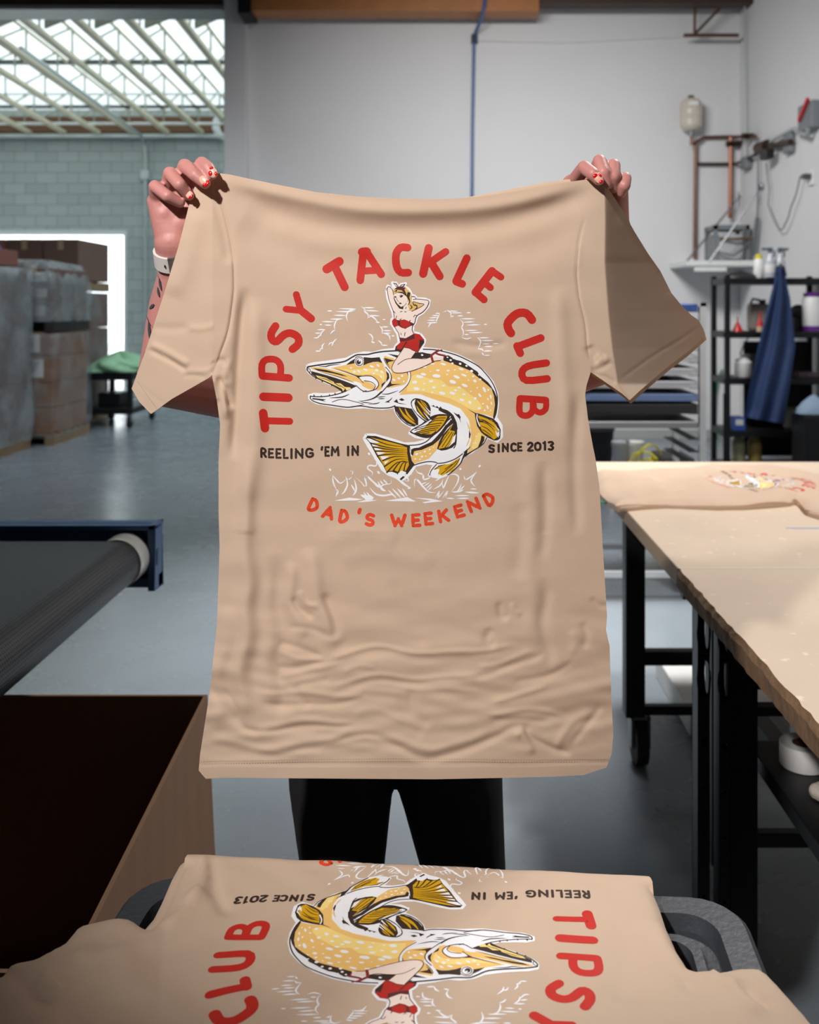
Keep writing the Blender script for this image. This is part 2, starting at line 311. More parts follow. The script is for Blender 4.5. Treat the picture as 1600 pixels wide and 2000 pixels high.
# rusty pipe bracket and the blue air line at the top
m_rust = mat('rusty_steel', (96, 66, 52), .7, .3, var=.2)
t = thing('pipe_bracket', 'rusty pipe bracket on the upper back wall', 'bracket', bw(1357, 70))
MB().tube([bw(1336, 69, .3), bw(1443, 69, .3)], .022, 8).build('horizontal_bar', m_rust, t); MB().tube([bw(1358, -30, .3), bw(1357, 70, .3)], .016, 8).build('drop_bar', m_rust, t); MB().tube([bw(1356, 68, .3), bw(1420, 2, .3)], .016, 8).build('diagonal_bar', m_rust, t)
m_blue = mat('blue_hose', (60, 96, 150), .45)
t = thing('air_hose', 'blue air line hanging down the white back wall with a connector', 'hose', bw(921, 590))
MB().tube([bw(951, -40, .62), bw(946, 12, .62), bw(940, 38, .4), bw(928, 66, .07), bw(926, 82, .05), bw(923, 250, .05), bw(920, 700, .05)], .02, 8).build('line', m_blue, t, smooth='auto')
q = bw(927, 76, .06); MB().cyl((q[0], q[1], q[2] - .05), (q[0], q[1], q[2] + .05), .038, n=10).build('connector', mat('dark_connector', (60, 76, 100), .4, .4), t)
tag(MB().tube([bw(930, 80, .02), bw(1100, 84, .02), bw(1340, 72, .02)], .005, 5).build('wall_wire', m_whitepl), 'thin white wire strung across the upper back wall', 'wire')
# ---------------------------------------------------------------- warehouse: pallets of cartons
m_kraft = mat('kraft_carton', (138, 104, 84), .75, var=.1, scale=3); m_kraft2 = mat('dark_carton', (112, 86, 76), .75, var=.1, scale=3); m_red = mat('reddish_carton', (142, 90, 76), .75, var=.1, scale=3)
m_label = mat('paper_label', (214, 214, 214), .6); m_print = mat('label_ink', (70, 70, 74), .7); m_tape = mat('packing_tape', (176, 150, 118), .3)
m_pallet = mat('pallet_wood', (140, 118, 92), .85, var=.2, scale=6)
m_film = film('clear_stretch_film', (176, 188, 192), .86, .25); m_film2 = film('hazy_stretch_film', (170, 180, 184), .62, .3)
def carton(x0, x1, y0, y1, z0, z1, m, label, group, lab=None):
    t = thing('carton', label, 'box', ((x0 + x1) / 2, (y0 + y1) / 2, z0), group)
    MB().box(x0, x1, y0, y1, z0, z1 - .004).build('body', m, t, bevel=.008)
    cx = (x0 + x1) / 2
    MB().box(cx - .035, cx + .035, y0 - .003, y0, z1 - .14, z1 - .004).box(cx - .035, cx + .035, y0 - .003, y1, z1 - .004, z1 - .001).build('tape', m_tape, t)
    if lab:
        lx, lw, lz, lh = lab
        o = MB().box(lx, lx + lw, y0 - .006, y0 - .0005, lz, lz + lh).build('shipping_label', m_label, t)
        mb = MB()
        for k in range(5):
            ww = lw * random.uniform(.3, .8); zz = lz + lh * (.15 + .16 * k)
            mb.box(lx + lw * .1, lx + lw * .1 + ww, y0 - .0075, y0 - .006, zz, zz + lh * .05)
        mb.build('label_print', m_print, o)
    return t
def pallet(x0, x1, y0, y1, z0, label):
    t = thing('pallet', label, 'pallet', ((x0 + x1) / 2, y0, z0), 'wooden pallets under the cartons')
    m_ = m_pallet if 'dark' not in label else mat('dark_pallet', (44, 40, 38), .85)
    for k in range(6):
        yy = y0 + (y1 - y0 - .09) * k / 5; MB().box(x0, x1, yy, yy + .09, z0 + .105, z0 + .125).build('deck_board', m_, t)
    for xx in (x0, (x0 + x1) / 2 - .05, x1 - .1): MB().box(xx, xx + .1, y0, y1, z0, z0 + .105).build('stringer', m_, t)
def wrap(name, x0, x1, y0, y1, z0, z1, m, label, drape=0., grp='stretch wrapped around the pallets'):
    mb = MB(); nx, nz = 14, 16
    per = []
    for k in range(nx): per.append((x0 + (x1 - x0) * k / nx, y0))
    for k in range(nx): per.append((x1, y0 + (y1 - y0) * k / nx))
    for k in range(nx): per.append((x1 - (x1 - x0) * k / nx, y1))
    for k in range(nx): per.append((x0, y1 - (y1 - y0) * k / nx))
    per.append(per[0]); cx, cy = (x0 + x1) / 2, (y0 + y1) / 2
    rnd = random.Random(name + label); ph = [rnd.uniform(0, 6) for _ in range(8)]
    A = []
    for i in range(nz + 1):
        z = z0 + (z1 - z0) * i / nz; row = []
        for k, (x, y) in enumerate(per):
            kk = k % (4 * nx)
            d = .02 + .014 * math.sin(kk * 1.9 + ph[0] + z * 9) + .012 * math.sin(kk * .8 + ph[1] - z * 5)
            d -= (.10 * drape * max(0, (i / nz - .7) / .3) ** 1.5)
            dx, dy = x - cx, y - cy; L = math.hypot(dx, dy)
            row.append((x + dx / L * d, y + dy / L * d, z + drape * .05 * math.sin(kk * 1.3 + ph[2]) * (i == nz)))
        A.append(row)
    top = [(cx + (p[0] - cx) * .45, cy + (p[1] - cy) * .45, z1 + drape * .1) for p in A[-1]]; A.append(top); A.append([(cx, cy, z1 + drape * .09)] * len(top))
    mb.grid(np.array(A)); return tag(mb.build(name, m, smooth=True), label, 'plastic wrap', grp)
# front left pallet (cut by the photo's edge)
pallet(-5.6, -4.48, 9.35, 10.25, 0, 'wooden pallet at the left edge under grey wrapped cartons')
for i, (z0, z1) in enumerate([(.13, .72), (.725, 1.3), (1.305, 1.9)]):
    for j, (xa, xb) in enumerate([(-5.58, -5.05), (-5.04, -4.5)]):
        carton(xa, xb, 9.37, 10.23, z0, z1, m_kraft2, ['bottom', 'middle', 'top'][i] + ' carton, ' + ['outer', 'inner'][j] + ' column, inside the grey wrapped stack at the left edge', 'cartons on the left edge pallet', (xa + .3, .15, z0 + .2, .12) if j else None)
wrap('stretch_wrap', -5.6, -4.47, 9.35, 10.25, .1, 1.93, m_film2, 'hazy grey stretch wrap around the stack at the left edge')
# reddish cartons and a blue bag on top of it
carton(-5.56, -4.58, 9.42, 10.18, 1.955, 2.125, m_red, 'flat reddish carton lying on the grey wrapped stack at the left edge', None)
rnd = random.Random(2); A = []
for i in range(9):
    row = []
    for k in range(24):
        a = 2 * math.pi * k / 24; t_ = i / 8
        r = (1 - t_ ** 2.2) * (1 + rnd.uniform(-.1, .1)); row.append((-4.98 + .36 * r * math.cos(a), 9.8 + .3 * r * math.sin(a), 2.128 + .15 * t_ + rnd.uniform(0, .02)))
    row.append(row[0]); A.append(row)
tag(MB().grid(np.array(A)).build('plastic_bag', mat('blue_bag_plastic', (58, 92, 190), .35, var=.2), smooth=True), 'crumpled blue plastic bag on top of the cartons at the left edge', 'bag')
# the labelled pallet, two pallets high
bx0, bx1, by0, by1 = -5.3, -4.29, 10.4, 11.45
pallet(bx0, bx1, by0, by1, 0, 'wooden pallet under the labelled cartons in clear film')
pallet(bx0, bx1, by0, by1, 1.25, 'dark wooden pallet half way up the labelled carton stack')
rows = [(.13, .41, m_kraft, (.12, .16, .10, .12)), (.415, .69, m_kraft, None), (.695, .985, m_kraft, (.04, .34, .05, .2)), (.99, 1.245, m_kraft, (.10, .24, .03, .2)),
        (1.38, 1.575, m_kraft2, (.14, .2, .05, .1)), (1.58, 1.77, m_kraft2, (.14, .22, .05, .09)), (1.775, 1.95, m_kraft2, (.14, .22, .03, .1))]
names = ['bottom', 'second', 'third', 'fourth', 'fifth', 'sixth', 'top']
for i, (z0, z1, m, lb) in enumerate(rows):
    xm = bx1 - .5 if i < 4 else bx1 - .44
    carton(bx0 + .02, xm - .01, by0 + .02, by1 - .02, z0, z1, m, names[i] + ' carton, left column, of the film wrapped stack with white labels', 'labelled cartons in clear film')
    carton(xm, bx1 - .02, by0 + .02, by1 - .02, z0, z1, m, names[i] + ' carton, right column, of the film wrapped stack with white labels', 'labelled cartons in clear film', (xm + lb[0], lb[1], z0 + lb[2], lb[3]) if lb else None)
wrap('stretch_wrap', bx0, bx1, by0, by1, .08, 1.23, m_film, 'clear stretch film around the lower labelled cartons')
wrap('stretch_wrap', bx0 + .1, bx1, by0, by1, 1.36, 1.97, m_film2, 'loose clear plastic sheet draped over the upper labelled cartons', .9)
# tall stack behind, lit by the doorway
cx0, cx1, cy0, cy1 = -6.1, -4.70, 12.15, 13.3
pallet(cx0, cx1, cy0, cy1, 0, 'wooden pallet under the tall rear stack by the doorway')
for i, (z0, z1) in enumerate([(.13, .70), (.705, 1.24), (1.245, 1.72)]):
    for j in range(2):
        xa = cx0 + .02 + j * (cx1 - cx0) / 2
        carton(xa, xa + (cx1 - cx0) / 2 - .03, cy0 + .02, cy1 - .02, z0, z1, m_kraft2, ['bottom', 'middle', 'upper'][i] + ' carton, ' + ['left', 'right'][j] + ' column, of the tall rear stack by the doorway', 'cartons of the tall rear stack')
pallet(cx0, cx1, cy0, cy1, 1.73, 'wooden pallet near the top of the rear stack, daylight through its gaps')
for j in range(3):
    w3 = (cx1 - cx0) / 3; xa = cx0 + .01 + j * w3
    carton(xa, xa + w3 - .015, cy0 + .02, cy1 - .02, 1.865, 2.40, m_kraft2 if j else m_red, ['left', 'middle', 'right'][j] + ' brown carton in the top row of the rear stack', 'top row of brown cartons')
wrap('stretch_wrap', cx0, cx1, cy0, cy1, .08, 1.7, m_film, 'clear stretch film around the lower rear stack by the doorway')
tag(MB().box(-5.0, -4.66, 9.0, 9.16, .001, .03, R=Matrix.Rotation(.1, 3, 'Z')).build('cardboard_scrap', mat('white_card', (220, 222, 222), .6), bevel=.004), 'flat white strip of card on the floor before the pallets', 'card')
# black cart with a green heap by the doorway
m_blk = mat('black_painted_steel', (24, 25, 28), .45, .3, var=.2); m_rub = mat('black_rubber', (20, 20, 22), .7)
gx0, gx1, gy0, gy1 = -4.55, -3.92, 11.9, 12.9
t = thing('push_cart', 'black push cart with a heap of green fabric by the doorway', 'cart', ((gx0 + gx1) / 2, gy0, 0))
MB().box(gx0, gx1, gy0, gy1, .60, .70).build('top_shelf', m_blk, t, bevel=.015); MB().box(gx0, gx1, gy0, gy1, .17, .25).build('bottom_shelf', m_blk, t, bevel=.015)
for xx in (gx0 + .01, gx1 - .07):
    for yy in (gy0 + .01, gy1 - .07):
        MB().box(xx, xx + .06, yy, yy + .06, .24, .61).build('post', m_blk, t)
        cst = MB().cyl((xx - .0, yy + .03, .07), (xx + .045, yy + .03, .07), .07, n=16).build('caster', m_rub, t); MB().box(xx - .005, xx + .05, yy, yy + .06, .08, .18).build('fork', m_steel, cst)
A = []; rnd = random.Random(8)
for i in range(10):
    row = []
    for k in range(28):
        a = 2 * math.pi * k / 28; t_ = i / 9; r = (1 - t_ ** 2.5) * (1 + .12 * math.sin(5 * a + i) + rnd.uniform(-.05, .05))
        row.append(((gx0 + gx1) / 2 + .38 * r * math.cos(a), (gy0 + gy1) / 2 + .55 * r * math.sin(a), .702 + .2 * t_ * (1 + .3 * math.sin(3 * a))))
    row.append(row[0]); A.append(row)
tag(MB().grid(np.array(A)).build('fabric_heap', mat('green_fabric', (150, 196, 158), .8, var=.2, scale=6), smooth=True), 'heap of light green fabric on the black push cart', 'fabric')
tag(MB().box(gx0 + .12, gx0 + .4, gy0 + .2, gy0 + .6, .251, .42).build('carton_small', m_blk, bevel=.01), 'dark box on the lower shelf of the push cart', 'box')
tag(MB().lathe([(.19, 0), (.2, .02), (.2, .3), (.16, .36), (.17, .38)], (-4.86, 11.75, 0), 20).build('trash_bin', m_rub, smooth='auto'), 'round black bin on the floor left of the push cart', 'bin')
# ---------------------------------------------------------------- right background: screen rack
m_alu = mat('aluminium', (222, 225, 228), .4, .35, var=.05); m_frame = mat('screen_frame', (206, 208, 214), .45, .3); m_mesh = mat('screen_mesh', (206, 200, 206), .6); m_gap = mat('dark_ink_screen', (48, 46, 48), .6)
D0, D1 = 4.9, 5.5; rx0, rx1 = at(1120, 0, D0)[0], at(1380, 0, D0)[0]; rt = at(0, 591, D0)[2]
t = thing('screen_rack', 'tall aluminium rack of printing screens behind the right sleeve', 'rack', ((rx0 + rx1) / 2, D0, 0))
for xx in (rx0, rx1 - .035):
    for yy in (D0, D1 - .035): MB().box(xx, xx + .035, yy, yy + .035, .1, rt).build('post', m_alu, t, bevel=.004)
MB().box(rx0, rx1, D0, D0 + .03, rt - .02, rt).box(rx0, rx1, D1 - .03, D1, rt - .02, rt).box(rx0, rx0 + .03, D0, D1, rt - .02, rt).box(rx1 - .03, rx1, D0, D1, rt - .02, rt).build('top_frame', m_alu, t)
MB().box(rx0, rx1, D0, D0 + .03, .12, .15).build('base_rail', m_alu, t); MB().box(rx0, rx1, D1 - .03, D1, .12, .15).build('base_rail', m_alu, t)
for yy in (D0 + .02, D1 - .02):
    for xx in (rx0 + .02, rx1 - .02): MB().cyl((xx - .015, yy, .05), (xx + .015, yy, .05), .05, n=14).build('caster', m_rub, t)
pitch = 25 * D0 / FPX
zl = [rt - .045 - pitch * k for k in range(19)]
for side, (xa, xb) in enumerate(((rx0 + .03, rx0 + .075), (rx1 - .085, rx1 - .034))):
    for z in zl[::1]: MB().box(xa, xb, D0 + .01, D1 - .01, z - .004, z).build('ledge', m_gap if side else m_alu, t)
cols = {0: ('blue_screen_frame', (70, 100, 160)), 6: ('screen_frame', (176, 180, 186))}
use = [(0, 'b'), (3, 'f'), (4, 'f'), (5, 'd'), (6, 'f'), (7, 'B'), (8, 'k')]
ordn = ['topmost blue', 'second grey', 'third grey', 'fourth dark meshed grey', 'fifth grey', 'long pale blue', 'lowest dark']
for n_, (k, kind) in enumerate(use):
    z = zl[k] + .001; m = {'b': mat('blue_screen_frame', (64, 96, 168), .4), 'B': mat('pale_blue_frame', (120, 142, 184), .4), 'k': mat('black_tray', (52, 52, 54), .5)}.get(kind, m_frame)
    tt = thing('printing_screen', ordn[n_] + ' printing screen lying in the aluminium rack', 'printing screen', ((rx0 + rx1) / 2, D0 + .02, z), 'printing screens in the rack')
    a, b_, c_, d_, h = rx0 + .045, rx1 - .05, D0 - .02, D1 - .06, .036 if kind != 'k' else .05
    MB().box(a, b_, c_, c_ + .035, z, z + h).box(a, b_, d_ - .035, d_, z, z + h).box(a, a + .035, c_, d_, z, z + h).box(b_ - .035, b_, c_, d_, z, z + h).build('frame', m, tt, bevel=.003)
    MB().box(a + .01, b_ - .01, c_ + .01, d_ - .01, z + .002, z + .004).build('mesh', m_gap if kind in 'dk' else m_mesh, tt)
tt = thing('printing_screen', 'wide grey bottom frame on the screen rack above the yellow cords', 'printing screen', ((rx0 + rx1) / 2, D0, zl[9]), 'printing screens in the rack')
z = zl[9] - .006; MB().box(rx0 + .045, rx1 - .05, D0 - .03, D1 - .05, z, z + .034).build('frame', mat('grey_frame', (150, 150, 152), .5, .3), tt, bevel=.004)
# things standing on the floor behind the rack
d = 7.6
x0, x1 = at(1160, 0, d)[0], at(1196, 0, d)[0]
t = thing('waste_bin', 'black waste bin on the floor behind the screen rack', 'bin', ((x0 + x1) / 2, d, 0))
MB().lathe([(.12, 0), (.15, .5), (.165, .52), (.15, .52), (.1, .06)], ((x0 + x1) / 2 - .03, d + .2, 0), 22).build('body', m_rub, t, smooth='auto')
for n_, px in enumerate((1213, 1240)):
    q = at(px, 0, 7.2); tg = thing('ink_bucket', ['grey', 'white'][n_] + ' slim bucket standing on the floor behind the screen rack', 'bucket', (q[0], 7.2, 0), 'slim buckets behind the rack')
    MB().lathe([(.045, 0), (.055, .02), (.066, .46), (.072, .47), (.072, .50), (.06, .5)], (q[0], 7.2, 0), 18).build('body', [mat('grey_bucket', (168, 170, 174), .45), m_whitepl][n_], tg, smooth='auto')
m_yel = mat('yellow_cord', (226, 214, 40), .45); rnd = random.Random(5); pts = []
for k in range(90):
    a = k * .42; r = .10 + .05 * math.sin(k * .37); q = at(1272, 0, 7.0)
    pts.append((q[0] + r * math.cos(a) * 1.0, 7.0 + .08 * math.sin(k * .9), .28 + r * 1.3 * math.sin(a) + .05 * math.sin(k * .21)))
tag(MB().tube(pts, .008, 6).build('extension_cord', m_yel, smooth='auto'), 'coiled bright yellow extension cord under the screen rack', 'cord')
q = at(1325, 0, 7.0); tag(MB().box(q[0] - .14, q[0] + .1, 6.9, 7.3, 0, .42).build('tool_case', m_gap, bevel=.02), 'dark tool case on the floor right of the yellow cord', 'case')
# ---------------------------------------------------------------- black shelving unit
SD = 8.3; bx0, bx1 = at(1417, 0, SD)[0], RX - .04; by1 = SD + .46
zs = [at(0, y, SD)[2] for y in (543, 648, 739, 842)] + [.12]
t = thing('shelving_unit', 'black steel shelving unit against the right wall', 'shelves', ((bx0 + bx1) / 2, SD, 0))
for xx in (bx0, bx1 - .045):
    for yy in (SD, by1 - .045): MB().box(xx, xx + .045, yy, yy + .045, 0, zs[0] + .03).build('post', m_blk, t, bevel=.004)
for z in zs: MB().box(bx0, bx1, SD + .002, by1, z - .055, z).build('shelf', m_blk, t, bevel=.004)
MB().box(bx0 + .3, bx1, by1 - .03, by1 - .01, .15, zs[1] - .1).build('back_panel', mat('dark_panel', (44, 44, 48), .7), t)
def on(px, dd=8.4): return at(px, 0, dd)[0]
def bottle(name, label, cat, x, y, z, prof, m, grp=None): 
    t = thing(name, label, cat, (x, y, z), grp); MB().lathe(prof, (x, y, z), 18).build('body', m, t, smooth='auto'); return t
m_clear = mat('cloudy_plastic', (186, 192, 200), .25, var=.05); m_trig = mat('slate_trigger', (86, 96, 112), .4)
for n_, px in enumerate((1510, 1531)):
    x = on(px, 8.35); y = 8.42 + n_ * .02; z = zs[0]; t = bottle('spray_bottle', ['left cloudy spray bottle on top of the black shelves', 'right cloudy spray bottle on top of the black shelves'][n_], 'bottle', x, y, z, [(.03, 0), (.044, .01), (.046, .13), (.035, .18), (.014, .215), (.014, .235)], m_clear, 'spray bottles on the shelf top')
    MB().box(x - .02, x + .02, y - .015, y + .015, z + .23, z + .275).box(x + (.02 if n_ else -.075), x + (.075 if n_ else -.02), y - .01, y + .01, z + .25, z + .272).box(x + .03, x + .045, y - .008, y + .008, z + .19, z + .25).build('trigger', m_trig, t, bevel=.004)
    MB().lathe([(.047, .05), (.0475, .055), (.0475, .12), (.047, .125)], (x, y, z), 18).build('label_band', m_whitepl, t, smooth='auto')
x, z = on(1486, 8.4), zs[0]; t = bottle('cleaner_bottle', 'white bottle with yellow cap beside the spray bottles', 'bottle', x, 8.45, z, [(.04, 0), (.045, .01), (.045, .15), (.03, .175)], m_whitepl)
MB().cyl((x, 8.45, z + .175), (x, 8.45, z + .215), .028).build('cap', mat('yellow_cap', (232, 214, 40), .4), t)
A = []; rnd = random.Random(3)
for i in range(7):
    row = [(on(1452) + (.15 * (1 - (i / 6) ** 2) * (1 + rnd.uniform(-.15, .15))) * math.cos(2 * math.pi * k / 20), 8.46 + .09 * (1 - (i / 6) ** 2) * math.sin(2 * math.pi * k / 20), zs[0] + .075 * i / 6) for k in range(20)]; row.append(row[0]); A.append(row)
tag(MB().grid(np.array(A)).build('glove_pair', mat('black_nitrile', (34, 34, 38), .5), smooth=True), 'crumpled black gloves on top of the black shelves', 'gloves')
m_red2 = mat('red_funnel', (206, 34, 40), .35)
for n_, (px, h, z, dd) in enumerate(((1441, .135, zs[1], 8.38), (1485, .13, zs[1] + .045, 8.34))):
    x = on(px, dd); k = 1. if n_ == 0 else .62
    t = thing('funnel', ['red funnel upside down at the left of the second shelf', 'small red funnel on a pale pot before the beige jug'][n_], 'funnel', (x, dd, z), 'red funnels on the shelf')
    MB().lathe([(.048 * k, 0), (.044 * k, .012), (.018 * k, .07), (.008, .08), (.005, h)], (x, dd, z), 18).build('cone', m_red2, t, smooth='auto')
tag(MB().lathe([(.03, 0), (.033, .04), (.033, .045)], (on(1485, 8.34), 8.34, zs[1]), 14).build('pot', mat('beige_pot', (206, 190, 160), .5), smooth='auto'), 'pale round pot under the small red funnel', 'pot')
x, z = on(1483, 8.55), zs[1]; t = thing('jug', 'beige jug with screw cap on the second shelf', 'jug', (x, 8.58, z))
MB().box(x - .085, x + .085, 8.5, 8.66, z, z + .25).build('body', mat('beige_plastic', (150, 140, 134), .5), t, bevel=.03); MB().cyl((x + .04, 8.58, z + .25), (x + .04, 8.58, z + .285), .03).build('cap', mat('grey_cap', (90, 88, 86), .5), t); MB().tube([(x - .07, 8.58, z + .24), (x - .05, 8.58, z + .29), (x + .01, 8.58, z + .28)], .012, 8).build('handle', MATS['beige_plastic'], t, smooth='auto')
x, z = on(1592, 8.35), zs[1]; t = bottle('detergent_tub', 'white tub with purple bands at the right edge of the second shelf', 'tub', x, 8.4, z, [(.085, 0), (.09, .02), (.09, .28), (.07, .31)], m_whitepl); m_pur = mat('purple_band', (104, 44, 140), .4)
MB().lathe([(.0905, .005), (.0915, .01), (.0915, .045), (.0905, .05)], (x, 8.4, z), 18).build('band', m_pur, t, smooth='auto'); MB().lathe([(.075, .31), (.08, .315), (.08, .34), (.02, .35)], (x, 8.4, z), 18).build('lid', m_pur, t, smooth='auto')
tag(MB().ball((on(1561, 8.45), 8.47, zs[1] + .17), .075, .07, .07, 14, 10).box(on(1561, 8.45) - .05, on(1561, 8.45) + .05, 8.43, 8.5, zs[1], zs[1] + .12).build('fan', m_rub, smooth='auto'), 'round black clamp fan beside the white tub', 'fan')
x, z = on(1455, 8.4), zs[2]; t = bottle('solution_jug', 'white jug with green sprayer on the third shelf', 'jug', x, 8.45, z, [(.07, 0), (.078, .015), (.078, .13), (.04, .17), (.022, .18), (.022, .2)], m_whitepl)
MB().box(x - .06, x - .025, 8.42, 8.48, z + .12, z + .16).tube([(x - .03, 8.44, z + .2), (x, 8.44, z + .28), (x + .05, 8.44, z + .36)], .006, 6).build('sprayer', mat('green_sprayer', (70, 130, 112), .5), t)
tag(MB().box(on(1472), on(1500), 8.5, 8.7, zs[2], zs[2] + .2).build('storage_box', mat('grey_storage', (100, 100, 104), .6), bevel=.01), 'grey box behind the apron on the third shelf', 'box')
tag(MB().box(on(1560), on(1598), 8.4, 8.6, zs[2], zs[2] + .045).build('folder', mat('mauve_folder', (110, 92, 104), .6), bevel=.004), 'flat mauve folder at the right of the third shelf', 'folder')
x0, x1, z = on(1432, 8.33), on(1456, 8.33), zs[3]; t = thing('supply_box', 'small blue and white box at the left of the fourth shelf', 'box', (x0, 8.35, z))
MB().box(x0, x1, 8.32, 8.5, z, z + .115).build('body', mat('blue_box_card', (46, 82, 160), .5), t, bevel=.004); MB().box(x0 + .02, x1 - .02, 8.317, 8.32, z + .05, z + .10).build('panel', m_label, t)
x, z = on(1561, 8.4), zs[3]; tag(MB().lathe([(.09, 0), (.1, .01), (.12, .17), (.125, .18), (.1, .18)], (x, 8.5, z), 20).build('pail', mat('grey_pail', (120, 116, 112), .5), smooth='auto'), 'grey pail on the fourth shelf right of the apron', 'pail')
tag(MB().lathe([(.022, 0), (.03, .02), (.03, .06), (.012, .085)], (on(1575, 8.36), 8.36, zs[3]), 14).build('small_bottle', m_whitepl, smooth='auto'), 'little white bottle before the grey pail', 'bottle')
for n_, (px, col) in enumerate(((1446, (150, 146, 116)), (1478, (142, 124, 66)))):
    x = on(px, 8.4); bottle('canister', ['pale green', 'yellow brown'][n_] + ' canister on the bottom shelf of the black unit', 'canister', x, 8.45, .12, [(.05, 0), (.06, .01), (.06, .2), (.03, .25), (.03, .28)], mat('canister_%d' % n_, col, .5), 'canisters on the bottom shelf')
A = []; rnd = random.Random(6)
for i in range(8):
    row = [(3.10 + .14 * (1 - (i / 7) ** 2) * (1 + rnd.uniform(-.15, .15)) * math.cos(2 * math.pi * k / 20), 7.95 + .12 * (1 - (i / 7) ** 2) * math.sin(2 * math.pi * k / 20), .63 + .16 * i / 7) for k in range(20)]; row.append(row[0]); A.append(row)
tag(MB().box(2.97, 3.35, 7.8, 8.1, 0, .62).build('equipment_cabinet', m_blk, bevel=.01), 'black cabinet at the right edge before the shelves', 'cabinet')
tag(MB().grid(np.array(A)).build('cleaning_cloth', mat('pale_blue_cloth', (150, 172, 198), .8, var=.1), smooth=True), 'pale blue cloth heaped on the black cabinet at the right edge', 'cloth')
# blue apron hung on the shelving front
def apron_px(u, v):
    yv = [522, 560, 600, 680, 760, 830]; L = np.interp(v, [0, .1, .2, .5, .8, 1], [1515, 1512, 1504, 1482, 1462, 1452]); R_ = np.interp(v, [0, .1, .2, .3, .5, .7, 1], [1531, 1537, 1544, 1547, 1554, 1546, 1532])
    y = 522 + 306 * v - 14 * (1 - u) * (v > .9) * (v - .9) * 10
    return L + (R_ - L) * u, y, 8.27 - .05 * v - .022 * math.sin(u * 13 + v * 3) * min(1, v * 3 + .2) - .03 * math.sin(u * 3.1)
A = [[at(*apron_px(j / 30, i / 40)) for j in range(31)] for i in range(41)]; B_ = [[(p[0], p[1] + .006, p[2]) for p in r] for r in A]
m_den = mat('blue_apron_cloth', (30, 54, 98), .6, var=.4, scale=6)
t = thing('apron', 'long blue work apron hanging on the front of the black shelves', 'apron', A[0][15])
mb = MB().grid(np.array(A)).grid(np.array(B_), flip=True); mb.build('cloth', m_den, t, smooth=True)
MB().tube([at(1517, 535, 8.25), at(1519, 522, 8.27), at(1525, 517, 8.29), at(1531, 522, 8.27), at(1535, 540, 8.25)], .012, 8).build('neck_strap', mat('navy_strap', (22, 34, 66), .6), t, smooth='auto')
MB().tube([at(1522, 523, 8.28), at(1524, 520, 8.22), at(1526, 515, 8.2)], .008, 6).build('hook', m_steel, t)
# garden hose and fan base left of the shelves
tag(MB().tube([at(1412, 722, 10.96), at(1404, 735, 10.96), at(1398, 770, 10.96), at(1395, 820, 10.95), at(1398, 846, 10.9), at(1410, 851, 10.85), at(1420, 849, 10.85)], .014, 8).build('garden_hose', mat('green_hose', (62, 130, 96), .5), smooth='auto'), 'green hose hanging down left of the black shelves', 'hose')
x = on(1416, 7.9); t = thing('floor_stand', 'round black stand base on the floor beside the shelves', 'stand', (x, 7.9, 0)); MB().lathe([(.17, 0), (.17, .015), (.03, .04)], (x, 7.9, 0), 24).build('base', m_blk, t, smooth='auto'); MB().cyl((x, 7.9, .03), (x, 7.9, .8), .014).build('pole', m_blk, t)
# ---------------------------------------------------------------- conveyor at the left
m_belt = mat('mesh_belt', (40, 40, 43), .42, .2, var=.2, scale=5)
nt = m_belt.node_tree; b = nt.nodes['Principled BSDF']; uv = nt.nodes.new('ShaderNodeUVMap'); sp = nt.nodes.new('ShaderNodeSeparateXYZ'); nt.links.new(uv.outputs[0], sp.inputs[0])
def saw(o, period):
    m1 = nt.nodes.new('ShaderNodeMath'); m1.operation = 'MULTIPLY'; m1.inputs[1].default_value = 2 * math.pi / period; nt.links.new(sp.outputs[o], m1.inputs[0])
    m2 = nt.nodes.new('ShaderNodeMath'); m2.operation = 'SINE'; nt.links.new(m1.outputs[0], m2.inputs[0]); return m2
sx, sy = saw('X', .0085), saw('Y', .0085); mx_ = nt.nodes.new('ShaderNodeMath'); mx_.operation = 'MAXIMUM'; nt.links.new(sx.outputs[0], mx_.inputs[0]); nt.links.new(sy.outputs[0], mx_.inputs[1])
mr = nt.nodes.new('ShaderNodeMapRange'); mr.inputs['From Min'].default_value = .1; mr.inputs['From Max'].default_value = .7; nt.links.new(mx_.outputs[0], mr.inputs['Value'])
mc = nt.nodes.new('ShaderNodeMix'); mc.data_type = 'RGBA'; mc.inputs['A'].default_value = lin((8, 8, 9)); mc.inputs['B'].default_value = lin((56, 57, 61)); nt.links.new(mr.outputs['Result'], mc.inputs['Factor']); nt.links.new(mc.outputs['Result'], b.inputs['Base Color'])
bp = nt.nodes.new('ShaderNodeBump'); bp.inputs['Strength'].default_value = .6; bp.inputs['Distance'].default_value = .002; nt.links.new(mr.outputs['Result'], bp.inputs['Height']); nt.links.new(bp.outputs['Normal'], b.inputs['Normal'])
CZ, CR_, CX = .88, .064, -.897; CY0, CY1 = .9, 2.66
t = thing('conveyor_dryer', 'black mesh conveyor belt with blue frame at the left', 'conveyor', (-1.4, 1.8, 0))
path = [(-2.3 + k * .14, CZ) for k in range(10)] + [(CX + CR_ * math.sin(a), CZ - CR_ + CR_ * math.cos(a)) for a in np.linspace(0, math.pi, 25)] + [(-1.0 - k * .16, CZ - 2 * CR_) for k in range(9)]
ys = np.linspace(CY0, CY1 - .07, 12); A = [[(p[0], y, p[1]) for y in ys] for p in path]
mb = MB().grid(np.array(A)); o = mb.build('belt', m_belt, t, smooth=True, recalc=False)
S_ = [0]; 
for p, q in zip(path, path[1:]): S_.append(S_[-1] + math.hypot(q[0] - p[0], q[1] - p[1]))
ul = o.data.uv_layers.new(name='UVMap')
